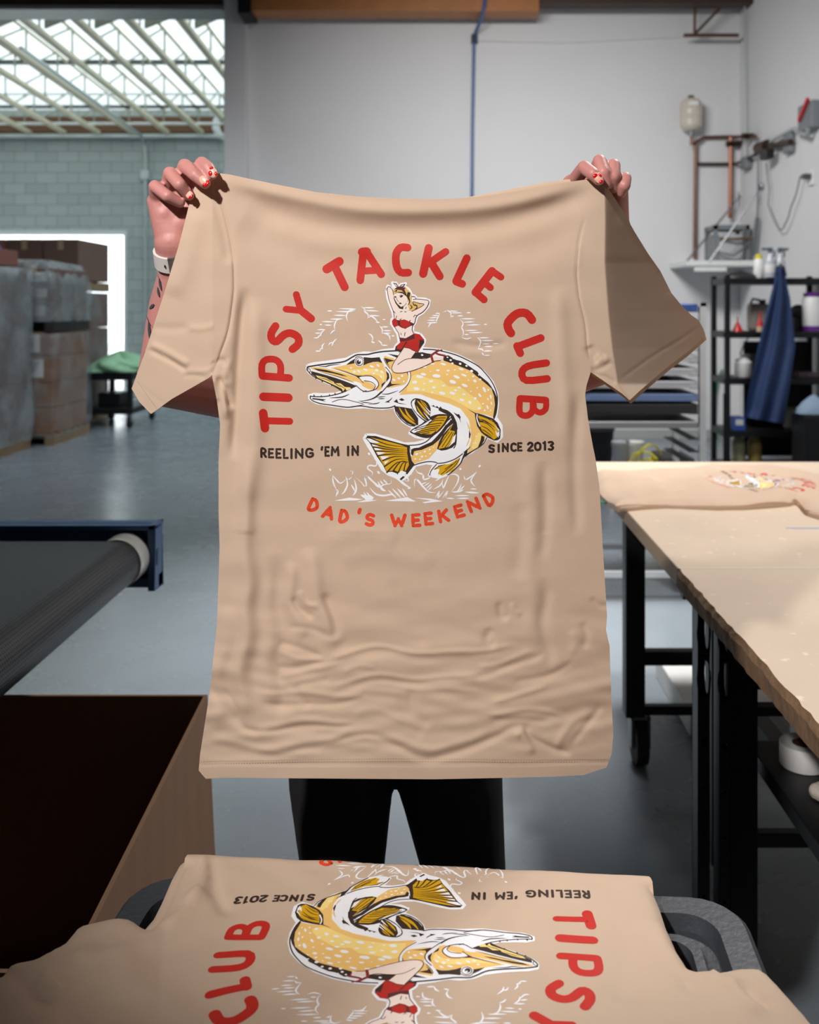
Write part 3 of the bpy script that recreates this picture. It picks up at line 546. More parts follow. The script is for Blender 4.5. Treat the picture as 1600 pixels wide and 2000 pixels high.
for l in o.data.loops:
    vi = l.vertex_index; ul.data[l.index].uv = (S_[vi // 12], ys[vi % 12])
MB().cyl((CX, CY0, CZ - CR_), (CX, CY1 - .001, CZ - CR_), CR_ - .003, n=40).build('roller', mat('dark_roller', (44, 44, 46), .5, .5), t, smooth='auto')
MB().lathe([(CR_ - .01, 0), (CR_ + .004, .002), (CR_ + .004, .085), (CR_ - .01, .087), (CR_ - .022, .07)], (CX, CY1 - .072, CZ - CR_), 40, axis='Y').build('end_ring', mat('worn_steel_ring', (206, 204, 198), .35, .5, var=.15, scale=30), t, smooth='auto')
m_blu = mat('blue_machine_paint', (46, 78, 118), .45, var=.1)
mb = MB().box(-2.4, -.815, 2.70, 2.705, .745, .905).box(-2.4, -.815, 2.665, 2.74, .892, .905).box(-.835, -.815, 2.665, 2.74, .72, .905).box(-1.1, -.815, 2.70, 2.74, .72, .76); mb.build('side_frame', m_blu, t, bevel=.004)
MB().box(-.8155, -.8135, 2.68, 2.695, .79, .835).build('slot', m_blk, t); MB().box(-1.36, -1.29, 2.62, 2.70, .875, .892).build('bracket', mat('grey_bracket', (130, 150, 170), .4, .4), t, bevel=.004)
MB().box(-2.4, -1.02, CY0, CY1, .65, .74).build('bed', m_blk, t)
for yy in (1.0, 2.4): MB().box(-1.75, -1.68, yy, yy + .07, 0, .65).build('leg', m_blk, t)
# ---------------------------------------------------------------- open cardboard box
t = thing('cardboard_box', 'large open brown cardboard box on the floor beside the conveyor', 'box', (-.95, 1.75, 0)); m_cb = mat('corrugated_board', (126, 94, 70), .8, var=.08, scale=2.5)
nt = m_cb.node_tree; b = nt.nodes['Principled BSDF']; tc = nt.nodes.new('ShaderNodeTexCoord'); wv = nt.nodes.new('ShaderNodeTexWave'); wv.inputs['Scale'].default_value = 3.2; wv.inputs['Distortion'].default_value = 1.; wv.bands_direction = 'Y'
bp = nt.nodes.new('ShaderNodeBump'); bp.inputs['Strength'].default_value = .25; bp.inputs['Distance'].default_value = .004; nt.links.new(tc.outputs['Object'], wv.inputs['Vector']); nt.links.new(wv.outputs['Fac'], bp.inputs['Height']); nt.links.new(bp.outputs['Normal'], b.inputs['Normal'])
BXL, BXR, BY0, BY1, BZ = -1.45, -.535, 1.30, 2.2, .62; th = .008
def slab(mb, a, b_, c, d, n, mi=0):
    a, b_, c, d = map(Vector, (a, b_, c, d)); nn = Vector(n) * th
    mb.add([a, b_, c, d, a + nn, b_ + nn, c + nn, d + nn], [(0, 1, 2, 3), (7, 6, 5, 4), (0, 4, 5, 1), (1, 5, 6, 2), (2, 6, 7, 3), (3, 7, 4, 0)], mi)
for nm, q, n in (('side_wall', [(BXR + .02, BY0, 0), (BXR + .015, BY1, 0), (BXR - .015, BY1, BZ), (BXR + .02, BY0, BZ - .015)], (-1, 0, 0)), ('side_wall', [(BXL, BY0, 0), (BXL, BY1, 0), (BXL, BY1, BZ), (BXL, BY0, BZ)], (1, 0, 0)),
                 ('end_wall', [(BXL, BY1, 0), (BXR + .015, BY1, 0), (BXR - .015, BY1, BZ), (BXL, BY1, BZ)], (0, -1, 0)), ('end_wall', [(BXL, BY0, 0), (BXR + .02, BY0, 0), (BXR + .02, BY0, BZ - .015), (BXL, BY0, BZ)], (0, 1, 0))):
    mb = MB(); slab(mb, *q, n); mb.build(nm, m_cb, t)
MB().box(BXL + .01, BXR - .01, BY0 + .01, BY1 - .01, .002, .012).build('base', m_cb, t)
# ---------------------------------------------------------------- work benches at the right
m_top = mat('worn_hardboard', (202, 182, 162), .5, var=.12, scale=4, bump=.04, bscale=90)
nt = m_top.node_tree; b = nt.nodes['Principled BSDF']; tc = nt.nodes.new('ShaderNodeTexCoord'); vo = nt.nodes.new('ShaderNodeTexNoise'); vo.inputs['Scale'].default_value = 38; vo.inputs['Detail'].default_value = 3
mr = nt.nodes.new('ShaderNodeMapRange'); mr.inputs['From Min'].default_value = .66; mr.inputs['From Max'].default_value = .72; nt.links.new(tc.outputs['Object'], vo.inputs['Vector']); nt.links.new(vo.outputs['Fac'], mr.inputs['Value'])
prev = b.inputs['Base Color'].links[0].from_socket; mc = nt.nodes.new('ShaderNodeMix'); mc.data_type = 'RGBA'; mc.inputs['B'].default_value = lin((222, 206, 188)); nt.links.new(prev, mc.inputs['A']); nt.links.new(mr.outputs['Result'], mc.inputs['Factor']); nt.links.new(mc.outputs['Result'], b.inputs['Base Color'])
m_edge = mat('worn_plywood_edge', (120, 92, 66), .8, var=.35, scale=40, bump=.3, bscale=80)
def top(mb_name, t, x0, x1, y0, y1, z0, z1, par):
    mb = MB().box(x0, x1, y0, y1, z0, z1); mb.mi = [1, 0, 1, 1, 1, 1]; o = mb.build(mb_name, [m_top, par], t, bevel=.004, recalc=False); return o
TZ = .9
t = thing('work_bench', 'far tan topped bench carrying the folded shirts', 'workbench', (1.25, 3.0, 0), 'tan topped work benches')
top('bench_top', t, .555, 2.15, 2.252, 3.80, TZ - .046, TZ, mat('tan_edge', (190, 160, 130), .6, var=.1, scale=20))
for xx, yy in ((.65, 2.30), (.60, 3.13), (2.0, 2.30), (2.0, 3.13)):
    if True:
        MB().box(xx, xx + .065, yy, yy + .065, .16, TZ - .046).build('leg', m_blk, t, bevel=.004)
        q = (xx + .05, yy + .03); cs = MB().cyl((q[0] - .02, q[1], .075), (q[0] + .02, q[1], .075), .075, n=22).build('caster', m_rub, t, smooth='auto'); MB().box(q[0] - .032, q[0] - .024, q[1] - .03, q[1] + .03, .06, .165).box(q[0] + .024, q[0] + .032, q[1] - .03, q[1] + .03, .06, .165).box(q[0] - .032, q[0] + .032, q[1] - .03, q[1] + .03, .155, .165).build('caster_fork', m_steel, cs)
zr = at(0, 1284, 3.15)[2]; mb = MB().box(.66, 2.0, 3.14, 3.18, zr - .025, zr + .022).box(.86, .91, 2.43, 3.16, zr - .02, zr + .02).box(1.75, 1.8, 2.43, 3.16, zr - .02, zr + .02); mb.build('lower_frame', m_blk, t, bevel=.003)
MB().box(.66, 2.0, 3.13, 3.16, .17, .20).build('stretcher', m_blk, t, bevel=.003); MB().box(.71, 2.0, 2.31, 2.34, .20, .235).build('stretcher', m_blk, t, bevel=.003)
MB().box(.58, 2.12, 2.30, 2.33, TZ - .09, TZ - .047).box(.58, 2.12, 3.7, 3.73, TZ - .09, TZ - .047).box(.60, .63, 2.33, 3.7, TZ - .09, TZ - .047).box(2.05, 2.08, 2.33, 3.7, TZ - .09, TZ - .047).build('apron_rail', m_blk, t)
t = thing('work_bench', 'near worn bench with rough dark edge and perforated black uprights', 'workbench', (1.25, 1.6, 0), 'tan topped work benches')
rnd = random.Random(12); mb = MB(); n = 70; z0, z1 = TZ - .042, TZ; X1 = 2.15; Ya, Yb = .55, 2.247
vt, vb, vt2, vb2, vm = [], [], [], [], []
for k in range(n + 1):
    y = Ya + (Yb - Ya) * k / n; j = rnd.uniform(-.003, .003)
    vt.append((.557 + j, y, z1)); vm.append((.549 + j + rnd.uniform(-.002, .002), y, z1 - .012)); vb.append((.549 + rnd.uniform(-.002, .002), y, z0)); vt2.append((X1, y, z1)); vb2.append((X1, y, z0))
N = n + 1; mb.v = vt + vm + vb + vt2 + vb2
for k in range(n):
    for a, c, mi in ((0, 3, 0), (1, 0, 1), (2, 1, 1), (4, 2, 1), (3, 4, 1)): mb.f.append((a * N + k, a * N + k + 1, c * N + k + 1, c * N + k)); mb.mi.append(mi)
for k in (0, n): mb.f.append((k, N + k, 2 * N + k, 4 * N + k, 3 * N + k)); mb.mi.append(1)
mb.build('bench_top', [m_top, m_edge], t, recalc=False)
def upright(x0, yf, w_, dpt, t):
    zz = [.0, .16, .30, .44, .62, .655, .735, .768, TZ - .052]
    mb = MB(); th_ = .004
    # front face with oval holes: ring strips around each hole
    def face(org, ux, L, holes):
        ux = Vector(ux); up = Vector((0, 0, 1)); org = Vector(org); z = 0; n = 16
        for hz, hr, hh in holes + [(None, 0, 0)]:
            ztop = (hz - hh * 1.25) if hz is not None else TZ - .043
            mb.add([org + up * z, org + ux * L + up * z, org + ux * L + up * ztop, org + up * ztop], [(0, 1, 2, 3)]); z = ztop
            if hz is None: break
            zt = hz + hh * 1.25; ring, outer = [], []
            for k in range(n):
                a = 2 * math.pi * k / n; cx_, sz_ = math.cos(a), math.sin(a); ring.append(org + ux * (L / 2 + hr * cx_) + up * (hz + hh * sz_))
                m_ = max(abs(cx_), abs(sz_)); outer.append(org + ux * (L / 2 + L / 2 * cx_ / m_) + up * (hz + (zt - ztop) / 2 * sz_ / m_))
            mb.add(ring + outer, [(k, (k + 1) % n, n + (k + 1) % n, n + k) for k in range(n)]); z = zt
    H = [(.56, .006, .01), (.70, .016, .042), (.80, .016, .042)]; small = [(.13, .004, .004), (.22, .004, .004), (.36, .004, .004), (.46, .004, .004)]
    face((x0, yf, 0), (1, 0, 0), w_, small + H); face((x0 + w_, yf, 0), (0, 1, 0), dpt, small + H)
    mb.box(x0, x0 + .004, yf + .004, yf + dpt, 0, TZ - .043); mb.box(x0, x0 + w_, yf + dpt - .004, yf + dpt, 0, TZ - .043)
    mb.build('upright', m_upr, t, recalc=False)
m_upr = mat('black_upright', (36, 37, 41), .42, .3)
upright(.560, 2.09, .026, .05, t); upright(.602, 2.07, .022, .05, t); MB().box(.6265, .685, 2.07, 2.12, 0, TZ - .044).build('post', m_blk, t); upright(1.95, 2.06, .065, .06, t); upright(.61, .62, .065, .06, t); upright(1.95, .62, .065, .06, t)
MB().box(.70, 2.05, 1.0, 2.2, .48, .515).build('lower_shelf', m_blk, t, bevel=.004)
MB().box(.64, 2.05, 2.13, 2.16, .60, .62).box(.64, 2.05, 2.13, 2.16, .66, .68).build('back_rail', m_blk, t)
MB().box(.70, .73, .66, 2.2, TZ - .10, TZ - .043).build('apron_rail', m_blk, t)
q = at(1569, 0, 2.08); t = thing('tape_roll', 'white roll of tape on the lower shelf of the near bench', 'tape', (q[0], 2.08, .516))
MB().lathe([(.024, 0), (.049, 0), (.05, .002), (.05, .046), (.049, .048), (.024, .048), (.024, 0)], (q[0], 2.08, .516), 30).build('roll', m_whitepl, t, smooth='auto'); MB().lathe([(.0215, .001), (.0238, .001), (.0238, .047), (.0215, .047), (.0215, .001)], (q[0], 2.08, .516), 24).build('core', m_cb, t, smooth='auto')
q = at(1592, 0, 1.95); tag(MB().box(q[0] - .01, q[0] + .05, 1.9, 1.96, .516, .545, R=Matrix.Rotation(.5, 3, 'Z')).build('paper_scrap', mat('crumpled_paper', (206, 196, 184), .7), bevel=.012), 'crumpled pale paper beside the tape roll', 'paper')
q = at(1350, 0, 3.55); tag(MB().box(q[0] - .055, q[0] + .3, 3.35, 3.9, .0, .09).build('paper_ream', mat('white_paper', (236, 236, 234), .6), bevel=.004), 'white flat carton of paper on the floor under the far bench', 'paper')
tag(MB().box(1.02, 1.3, 3.1, 3.112, TZ + .0, TZ + .001).build('tape_strip', mat('blue_tape', (150, 160, 190), .6)), 'torn strip of pale blue tape stuck on the far bench top', 'tape', None)
bpy.data.objects['tape_strip'].location = (-.06, -.45, 0)
# ---------------------------------------------------------------- plastic utility cart under the front shirt
t = thing('utility_cart', 'dark grey plastic utility cart under the spread shirt', 'cart', (-.03, .75, 0)); m_cart = mat('grey_structural_foam', (52, 56, 63), .5, var=.3, scale=60, bump=.12, bscale=120)
R4 = Matrix.Rotation(math.radians(-3.7), 4, 'Z'); T4 = Matrix.Translation((-.033, .735, 0)) @ R4
def rr(hx, hy, r, z, n=7):
    return [(sx * (hx - r) + r * math.cos(a), sy * (hy - r) + r * math.sin(a), z) for sx, sy, a0 in ((1, 1, 0), (-1, 1, 1), (-1, -1, 2), (1, -1, 3)) for a in np.linspace(a0 * math.pi / 2, (a0 + 1) * math.pi / 2, n)]
HX, HY = .335, .325
def loft(loops, close_bottom=True):
    mb = MB(); n = len(loops[0]); mb.v = [tuple(T4 @ Vector(p)) for L in loops for p in L]
    for i in range(len(loops) - 1):
        for k in range(n): mb.f.append((i * n + k, i * n + (k + 1) % n, (i + 1) * n + (k + 1) % n, (i + 1) * n + k)); mb.mi.append(0)
    mb.f.append(tuple(range((len(loops) - 1) * n, len(loops) * n))); mb.mi.append(0); mb.f.append(tuple(range(n))[::-1]); mb.mi.append(0); return mb
TT = .875
loops = [rr(HX - .02, HY - .02, .045, TT - .1), rr(HX, HY, .05, TT - .06), rr(HX, HY, .05, TT - .006), rr(HX - .006, HY - .006, .048, TT), rr(HX - .034, HY - .034, .034, TT), rr(HX - .038, HY - .038, .032, TT - .016), rr(HX - .052, HY - .052, .028, TT - .018), rr(HX - .056, HY - .056, .026, TT - .008), rr(HX - .066, HY - .066, .022, TT - .008), rr(HX - .072, HY - .072, .02, TT - .05)]
loft(loops).build('tray', m_cart, t, smooth='auto')
loft([rr(HX - .02, HY - .02, .045, .2), rr(HX, HY, .05, .22), rr(HX, HY, .05, .28), rr(HX - .03, HY - .03, .03, .28), rr(HX - .04, HY - .04, .03, .24)]).build('lower_tray', m_cart, t, smooth='auto')
for sx in (-1, 1):
    for sy in (-1, 1):
        p = T4 @ Vector((sx * (HX - .05), sy * (HY - .05), 0)); mb = MB().box(p.x - .03, p.x + .03, p.y - .03, p.y + .03, .24, TT - .08); mb.build('post', m_cart, t, bevel=.008)
        MB().cyl((p.x - .014, p.y, .06), (p.x + .014, p.y, .06), .06, n=20).box(p.x - .022, p.x + .022, p.y - .02, p.y + .02, .06, .2).build('caster', m_rub, t, smooth='auto')
# ---------------------------------------------------------------- the print, drawn in shirt-plane units
ART = []                                    # (colour, layer, kind, points, widths)
def _T(ox, oy, s):
    return lambda *p: [(ox + a / s, oy + b / s) for a, b in p]
HH, KK, LL = _T(580, 640, 7.2727), _T(780, 660, 7.2727), _T(700, 790, 7.2727)
MM, WW, FF = _T(860, 790, 11.4286), _T(730, 540, 10.), _T(580, 540, 3.8095)
GG, S7, CL, CR, SP = _T(480, 460, 2.5397), _T(240, 320, 3.448), _T(600, 580, 8.8889), _T(820, 590, 10.), _T(630, 880, 5.)
def spline(p, n=4, closed=False):
    out, m = [], len(p)
    for i in range(m if closed else m - 1):
        g = lambda k: p[k % m] if closed else p[min(max(k, 0), m - 1)]
        a, b, c, d = g(i - 1), g(i), g(i + 1), g(i + 2)
        for k in range(n):
            t = k / n
            out.append(tuple(.5 * (2 * b[j] + (c[j] - a[j]) * t + (2 * a[j] - 5 * b[j] + 4 * c[j] - d[j]) * t * t
                       + (3 * b[j] - a[j] - 3 * c[j] + d[j]) * t ** 3) for j in range(2)))
    if not closed: out.append(p[-1])
    return out
def P(col, lay, pts, sm=2):
    ART.append((col, lay, 'P', spline(pts, sm, True) if sm > 1 else pts, None))
def S(col, lay, pts, w, taper=None, sm=3):
    if taper and len(pts) == 2:
        (x0, y0), (x1, y1) = pts
        q = [(x0 + (x1 - x0) * k / 6, y0 + (y1 - y0) * k / 6) for k in range(7)]
    else: q = spline(pts, sm) if len(pts) > 2 and sm > 1 else list(pts)
    n = len(q)
    ws = []
    for i in range(n):
        t = i / (n - 1)
        k = 1.
        if taper == 'both': k = max(.12, 1 - abs(2 * t - 1) ** 2)
        elif taper == 'end': k = max(.12, 1 - t ** 1.5)
        elif taper == 'start': k = max(.12, 1 - (1 - t) ** 1.5)
        ws.append(w * k)
    ART.append((col, lay, 'S', q, ws))
def E(col, lay, c, rx, ry, ang=0., n=10):
    ca, sa = math.cos(ang), math.sin(ang)
    ART.append((col, lay, 'P', [(c[0] + rx * math.cos(2 * math.pi * i / n) * ca - ry * math.sin(2 * math.pi * i / n) * sa,
                c[1] + rx * math.cos(2 * math.pi * i / n) * sa + ry * math.sin(2 * math.pi * i / n) * ca) for i in range(n)], None))
# big arched lettering
for T, pts, w in [
    (S7, [(945,1678),(957,1780)], 58), (S7, [(960,1730),(1124,1734)], 46),
    (S7, [(946,1568),(1115,1575)], 57),
    (S7, [(940,1428),(1120,1442)], 50), (S7, [(937,1425),(937,1352),(968,1318),(1030,1320),(1062,1360),(1060,1432)], 46),
    (S7, [(1028,1092),(1000,1140),(1004,1182),(1036,1196),(1084,1152),(1130,1140),(1178,1166),(1182,1212),(1142,1248)], 52),
    (S7, [(1098,978),(1180,986)], 44), (S7, [(1168,880),(1198,985)], 46), (S7, [(1188,978),(1268,1042)], 52),
    (GG, [(402,166),(464,128)], 44), (GG, [(440,150),(491,256)], 40),
    (GG, [(583,88),(568,222)], 38), (GG, [(600,82),(672,192)], 38), (GG, [(578,82),(600,80)], 44), (GG, [(580,176),(655,172)], 34),
    (GG, [(803,60),(768,60),(746,92),(748,150),(768,182),(806,184)], 38),
    (GG, [(908,62),(880,190)], 40), (GG, [(992,80),(905,140)], 36), (GG, [(915,125),(962,202)], 40),
    (GG, [(1097,112),(1044,226)], 38), (GG, [(1044,228),(1074,240)], 38),
    (GG, [(1222,176),(1140,282)], 40), (GG, [(1222,176),(1266,206)], 34), (GG, [(1182,232),(1214,258)], 34), (GG, [(1140,282),(1182,318)], 36),
    (GG, [(1420,418),(1392,386),(1345,388),(1302,430),(1303,462),(1316,484)], 42),
    (GG, [(1346,548),(1362,584)], 38), (GG, [(1352,550),(1464,508)], 38),
    (GG, [(1492,632),(1400,648),(1370,680),(1392,718),(1496,710)], 36),
    (GG, [(1362,808),(1486,816)], 34), (GG, [(1360,808),(1358,872),(1376,892),(1404,890),(1424,866),(1424,815)], 32), (GG, [(1428,815),(1432,860),(1460,878),(1488,860),(1490,815)], 30)]:
    q = T(*pts); s0 = T((0, 0), (1, 0)); k = s0[1][0] - s0[0][0]
    S('r', 0, q, w * k)
# stroke font for the small lettering (unit box, y down)
FONT = {'R': [[(0,1),(0,0),(.6,0),(.95,.25),(.6,.52),(.05,.52)], [(.4,.52),(1,1)]], 'E': [[(.95,0),(0,0),(0,1),(1,1)], [(0,.5),(.8,.5)]],
 'L': [[(0,0),(0,1),(1,1)]], 'I': [[(.5,0),(.5,1)]], 'N': [[(0,1),(0,0),(1,1),(1,0)]], 'M': [[(0,1),(.08,0),(.5,.6),(.92,0),(1,1)]],
 'G': [[(.95,.15),(.6,0),(.15,.1),(0,.5),(.15,.9),(.6,1),(1,.85),(1,.55),(.6,.55)]], 'S': [[(.95,.1),(.5,0),(.1,.12),(.1,.4),(.85,.58),(.9,.88),(.5,1),(0,.9)]],
 'C': [[(.95,.12),(.55,0),(.1,.15),(0,.5),(.1,.85),(.55,1),(.95,.9)]], '2': [[(0,.2),(.35,0),(.85,.1),(.85,.38),(0,1),(1,1)]],
 '0': [[(.5,0),(.95,.2),(.95,.8),(.5,1),(.05,.8),(.05,.2),(.5,0)]], '1': [[(.2,.15),(.6,0),(.6,1)]],
 '3': [[(0,.05),(.6,0),(.95,.22),(.45,.47),(.95,.72),(.6,1),(0,.95)]], "'": [[(.6,0),(.4,.3)]],
 'D': [[(0,0),(0,1),(.55,.98),(1,.55),(.55,.02),(0,0)]], 'A': [[(0,1),(.5,0),(1,1)], [(.2,.68),(.8,.68)]], 'W': [[(0,0),(.25,1),(.5,.35),(.75,1),(1,0)]],
 'K': [[(0,0),(0,1)], [(.95,0),(.05,.55)], [(.3,.42),(1,1)]]}
SMOOTHED = 'RGSC203D'
def glyph(ch, col, cx, cy, w, h, sw, rot=0., T=GG):
    a = math.radians(rot); ca, sa = math.cos(a), math.sin(a)
    for st in FONT[ch]:
        pts = []
        for u, v in st:
            x, y = (u - .5) * w, (v - .5) * h
            pts.append((cx + x * ca - y * sa, cy + x * sa + y * ca))
        S(col, 0, T(*pts), sw / 2.5397, sm=3 if ch in SMOOTHED else 1)
for ch, x0, x1, y0, y1 in [('R',78,100,1058,1098),('E',116,136,1060,1100),('E',153,173,1060,1102),('L',190,208,1061,1103),('I',222,232,1060,1104),('N',249,281,1060,1102),('G',300,332,1058,1098),
    ("'",372,384,1050,1090),('E',396,412,1050,1092),('M',427,460,1050,1090),('I',502,514,1048,1090),('N',530,556,1046,1088),
    ('S',1209,1232,1040,1074),('I',1250,1260,1038,1072),('N',1276,1300,1034,1070),('C',1318,1341,1032,1068),('E',1352,1368,1030,1066),
    ('2',1401,1424,1028,1066),('0',1436,1462,1028,1064),('1',1474,1492,1024,1062),('3',1504,1526,1024,1062)]:
    glyph(ch, 'k', (x0 + x1) / 2, (y0 + y1) / 2, x1 - x0, y1 - y0, 11.5)
for ch, x, y, r, w in [('D',338,1338,24,36),('A',411,1374,17,46),('D',488,1393,11,34),("'",563,1385,4,20),('S',617,1410,4,34),('W',757,1413,0,66),('E',846,1412,-3,32),
    ('E',908,1404,-6,32),('K',982,1390,-10,40),('E',1060,1366,-16,34),('N',1131,1336,-22,46),('D',1208,1306,-28,36)]:
    glyph(ch, 'o', x, y, w, 52, 17.5, r)
# clouds
for T, w, ss in [(CL, 16, [[(550,200),(740,208),(850,210)],[(490,250),(700,255),(840,232)],[(850,215),(740,235),(690,300),(685,360),(708,425)],[(460,318),(690,322)],[(345,243),(440,243)],
      [(395,385),(520,385),(625,380)],[(250,428),(480,432)],[(590,380),(510,410),(475,500),(485,570)],[(300,487),(425,492)],[(215,478),(260,480)],[(490,575),(440,600),(405,650)],
      [(170,568),(320,568)],[(310,570),(250,620),(235,690)],[(135,627),(240,628)],[(110,708),(180,708),(240,640)],[(520,720),(450,790),(435,855)],[(375,840),(400,800),(450,790)],
      [(305,800),(262,850),(270,900)],[(280,890),(235,905),(225,940)],[(140,938),(230,942)],[(930,160),(1000,210),(1000,250),(1060,310),(1050,380)],[(970,185),(1170,190)],[(1000,235),(1255,245)],
      [(1060,320),(1270,330)],[(1050,375),(1110,335),(1180,380),(1230,440)],[(1185,435),(1265,445)],[(1310,393),(1360,393)],[(1260,505),(1305,560),(1300,640)],[(1290,520),(1415,520)],[(1310,585),(1470,588)],
      [(1300,632),(1460,630)],[(1350,640),(1425,670),(1440,755)],[(1465,675),(1520,680)],[(1055,635),(1110,660),(1140,720),(1120,775)],[(1110,775),(1180,800)],[(1230,755),(1280,790),(1305,840)],[(1290,838),(1400,842)]]),
    (CR, 17, [[(305,220),(395,222)],[(240,263),(385,262)],[(395,222),(340,330),(325,390)],[(180,310),(360,300)],[(140,357),(335,355)],[(130,405),(355,402)],[(320,390),(210,420),(165,500)],[(455,205),(530,170),(590,190),(610,240),(600,310)],
      [(560,175),(750,180)],[(590,212),(840,210)],[(610,290),(670,270)],[(910,208),(1000,208)],[(735,270),(850,270)],[(780,328),(1095,326)],[(780,330),(835,390),(845,440),(820,500),(850,560),(850,640),(815,690)],
      [(840,395),(1075,385)],[(905,450),(1195,442)],[(1250,436),(1320,436)],[(870,557),(1140,553)],[(950,600),(1235,594)],[(870,635),(965,635)],[(815,690),(920,720),(1015,690)],[(1115,685),(1185,750),(1180,820),(1140,920)],
      [(1140,700),(1365,696)],[(1200,755),(1455,752)],[(1205,818),(1380,816)],[(1425,812),(1545,808)],[(1260,868),(1425,866)],[(1135,915),(1210,920),(1240,955)],[(1240,957),(1420,953)],[(1215,990),(1255,1045)],[(1255,1043),(1380,1040)]])]:
    k = T((1, 0))[0][0] - T((0, 0))[0][0]
    for s in ss: S('w', 0, T(*s), w * k * 1.55, 'both')
# splash
for s, w in [([(100,240),(105,310),(135,380)],8),([(100,240),(140,290),(180,320),(240,270)],8),([(230,260),(245,330),(215,400),(185,430)],10),([(130,380),(150,400),(130,450)],12),
    ([(270,200),(295,205),(290,240)],7),([(65,175),(85,200)],10),([(225,255),(250,285),(290,255)],7),([(310,280),(330,360),(320,410),(295,440)],11),([(280,330),(320,400)],9),([(325,265),(380,310),(410,350),(430,330),(415,270),(440,255),(500,310),(560,350),(610,330),(670,320),(665,260)],10),
    ([(480,250),(490,215),(440,175),(460,145),(520,150),(530,110),(500,75)],9),([(500,75),(560,110),(600,180),(640,220)],12),([(535,200),(560,230)],12),([(445,20),(465,45)],12),
    ([(540,300),(580,375),(620,395)],13),([(510,330),(560,365)],9),([(590,280),(640,330)],8),([(560,290),(600,340)],8),([(670,250),(730,270),(800,330),(860,365)],14),([(830,370),(865,362)],12),
    ([(460,360),(520,425),(600,440),(680,430),(720,470)],11),([(640,385),(720,460)],8),([(680,370),(770,465)],9),([(730,368),(810,460)],10),([(780,370),(830,450)],9),
    ([(370,430),(420,470)],8),([(400,405),(450,470)],8),([(430,405),(480,470)],9),([(450,430),(500,470)],10),([(880,240),(850,220),(830,250),(840,300),(800,290)],8),([(910,180),(930,215),(980,235),(990,280),(1040,270),(1060,240)],10),
    ([(900,355),(900,290),(930,290),(980,350),(1040,405),(1110,410)],11),([(960,330),(1020,310)],7),([(990,350),(1050,310)],7),([(1010,375),(1070,320)],7),([(1030,390),(1075,345)],7),([(1100,295),(1140,270),(1150,190),(1130,180)],12),
    ([(1080,380),(1150,340),(1180,280)],8),([(1240,235),(1210,300),(1180,365),(1170,310)],9),([(1240,240),(1290,230),(1330,260),(1310,330),(1260,400)],9),([(1260,400),(1320,400),(1360,320)],10),([(1320,410),(1380,380)],9),([(1340,390),(1390,340)],8),([(1380,245),(1395,280),(1430,270),(1510,205)],9),
    ([(1510,205),(1450,290),(1490,350)],9),([(1440,375),(1510,375)],7),([(1525,165),(1545,140)],12),([(1340,190),(1355,170)],12),([(1100,470),(1140,400),(1130,460),(1190,390)],9),([(1170,470),(1220,400),(1200,460)],8),([(1210,465),(1290,470)],8),
    ([(1390,405),(1530,415)],10),([(1290,440),(1440,440)],8),([(1310,468),(1440,465)],8)]:
    S('w', 0, SP(*s), w / 5 * 1.75, 'both')
for pl in [[(110,490),(260,460),(400,475),(330,487),(200,490)],[(330,505),(430,480),(540,485),(450,500)],[(605,492),(740,470),(830,455),(915,498),(760,495)],[(890,460),(1060,470),(1180,495),(1000,515),(970,505),(1060,490)],[(500,455),(470,440),(380,430),(420,480),(490,480)]]:
    P('w', 0, SP(*pl), 1)
# the fish: white halo and base
sil = FF((78,690),(84,664),(130,652),(250,638),(370,618),(430,588),(500,572),(560,576),(640,556),(760,543),(940,540),(1060,552),(1180,586),(1290,636),(1390,716),(1452,790),(1484,870),(1490,950),(1476,1050),
   (1516,1110),(1520,1190),(1490,1222),(1420,1190),(1385,1230),(1300,1302),(1245,1330),(1190,1405),(1120,1468),(1060,1490),(990,1478),(1010,1432),(1035,1392),(960,1384),(880,1402),(840,1460),(800,1500),(770,1512),(740,1490),
   (680,1465),(640,1432),(590,1345),(535,1258),(505,1205),(518,1182),(580,1184),(700,1218),(800,1250),(880,1246),(950,1230),(1005,1195),(960,1198),(890,1190),(845,1165),(860,1138),(905,1115),(850,1112),(795,1080),(748,1020),(728,966),
   (640,978),(500,967),(380,972),(260,956),(150,936),(98,906),(98,888),(130,880),(200,884),(290,878),(345,860),(320,820),(220,782),(140,744),(100,716))
ART.append(('w', 0, 'P', sil, None)); S('w', 0, sil + sil[:1], 8, sm=1)
wsil = WW((255,250),(280,190),(320,205),(365,265),(400,235),(370,125),(440,130),(485,195),(540,155),(620,140),(600,200),(680,250),(745,370),(800,385),(840,435),(1000,445),(1085,475),(1060,590),(960,700),(845,775),(800,910),(765,960),(760,1060),(790,1100),(910,1130),(995,1240),(985,1300),(900,1430),(860,1500),(600,1500),(410,1440),(425,1370),(500,1290),(490,1200),(470,1110),(430,1050),(395,980),(350,920),(355,850),(395,800),(380,700),(330,570),(280,420))
S('w', 0, wsil + wsil[:1], 6.5, sm=1); ART.append(('w', 0, 'P', wsil, None))
P('k', 1, LL((105,480),(130,443),(250,448),(420,503),(600,553),(730,580),(740,640),(735,780),(800,850),(760,890),(700,970),(650,1000),(560,985),(480,955),(400,960),(350,860),(265,740),(165,550)), 1)
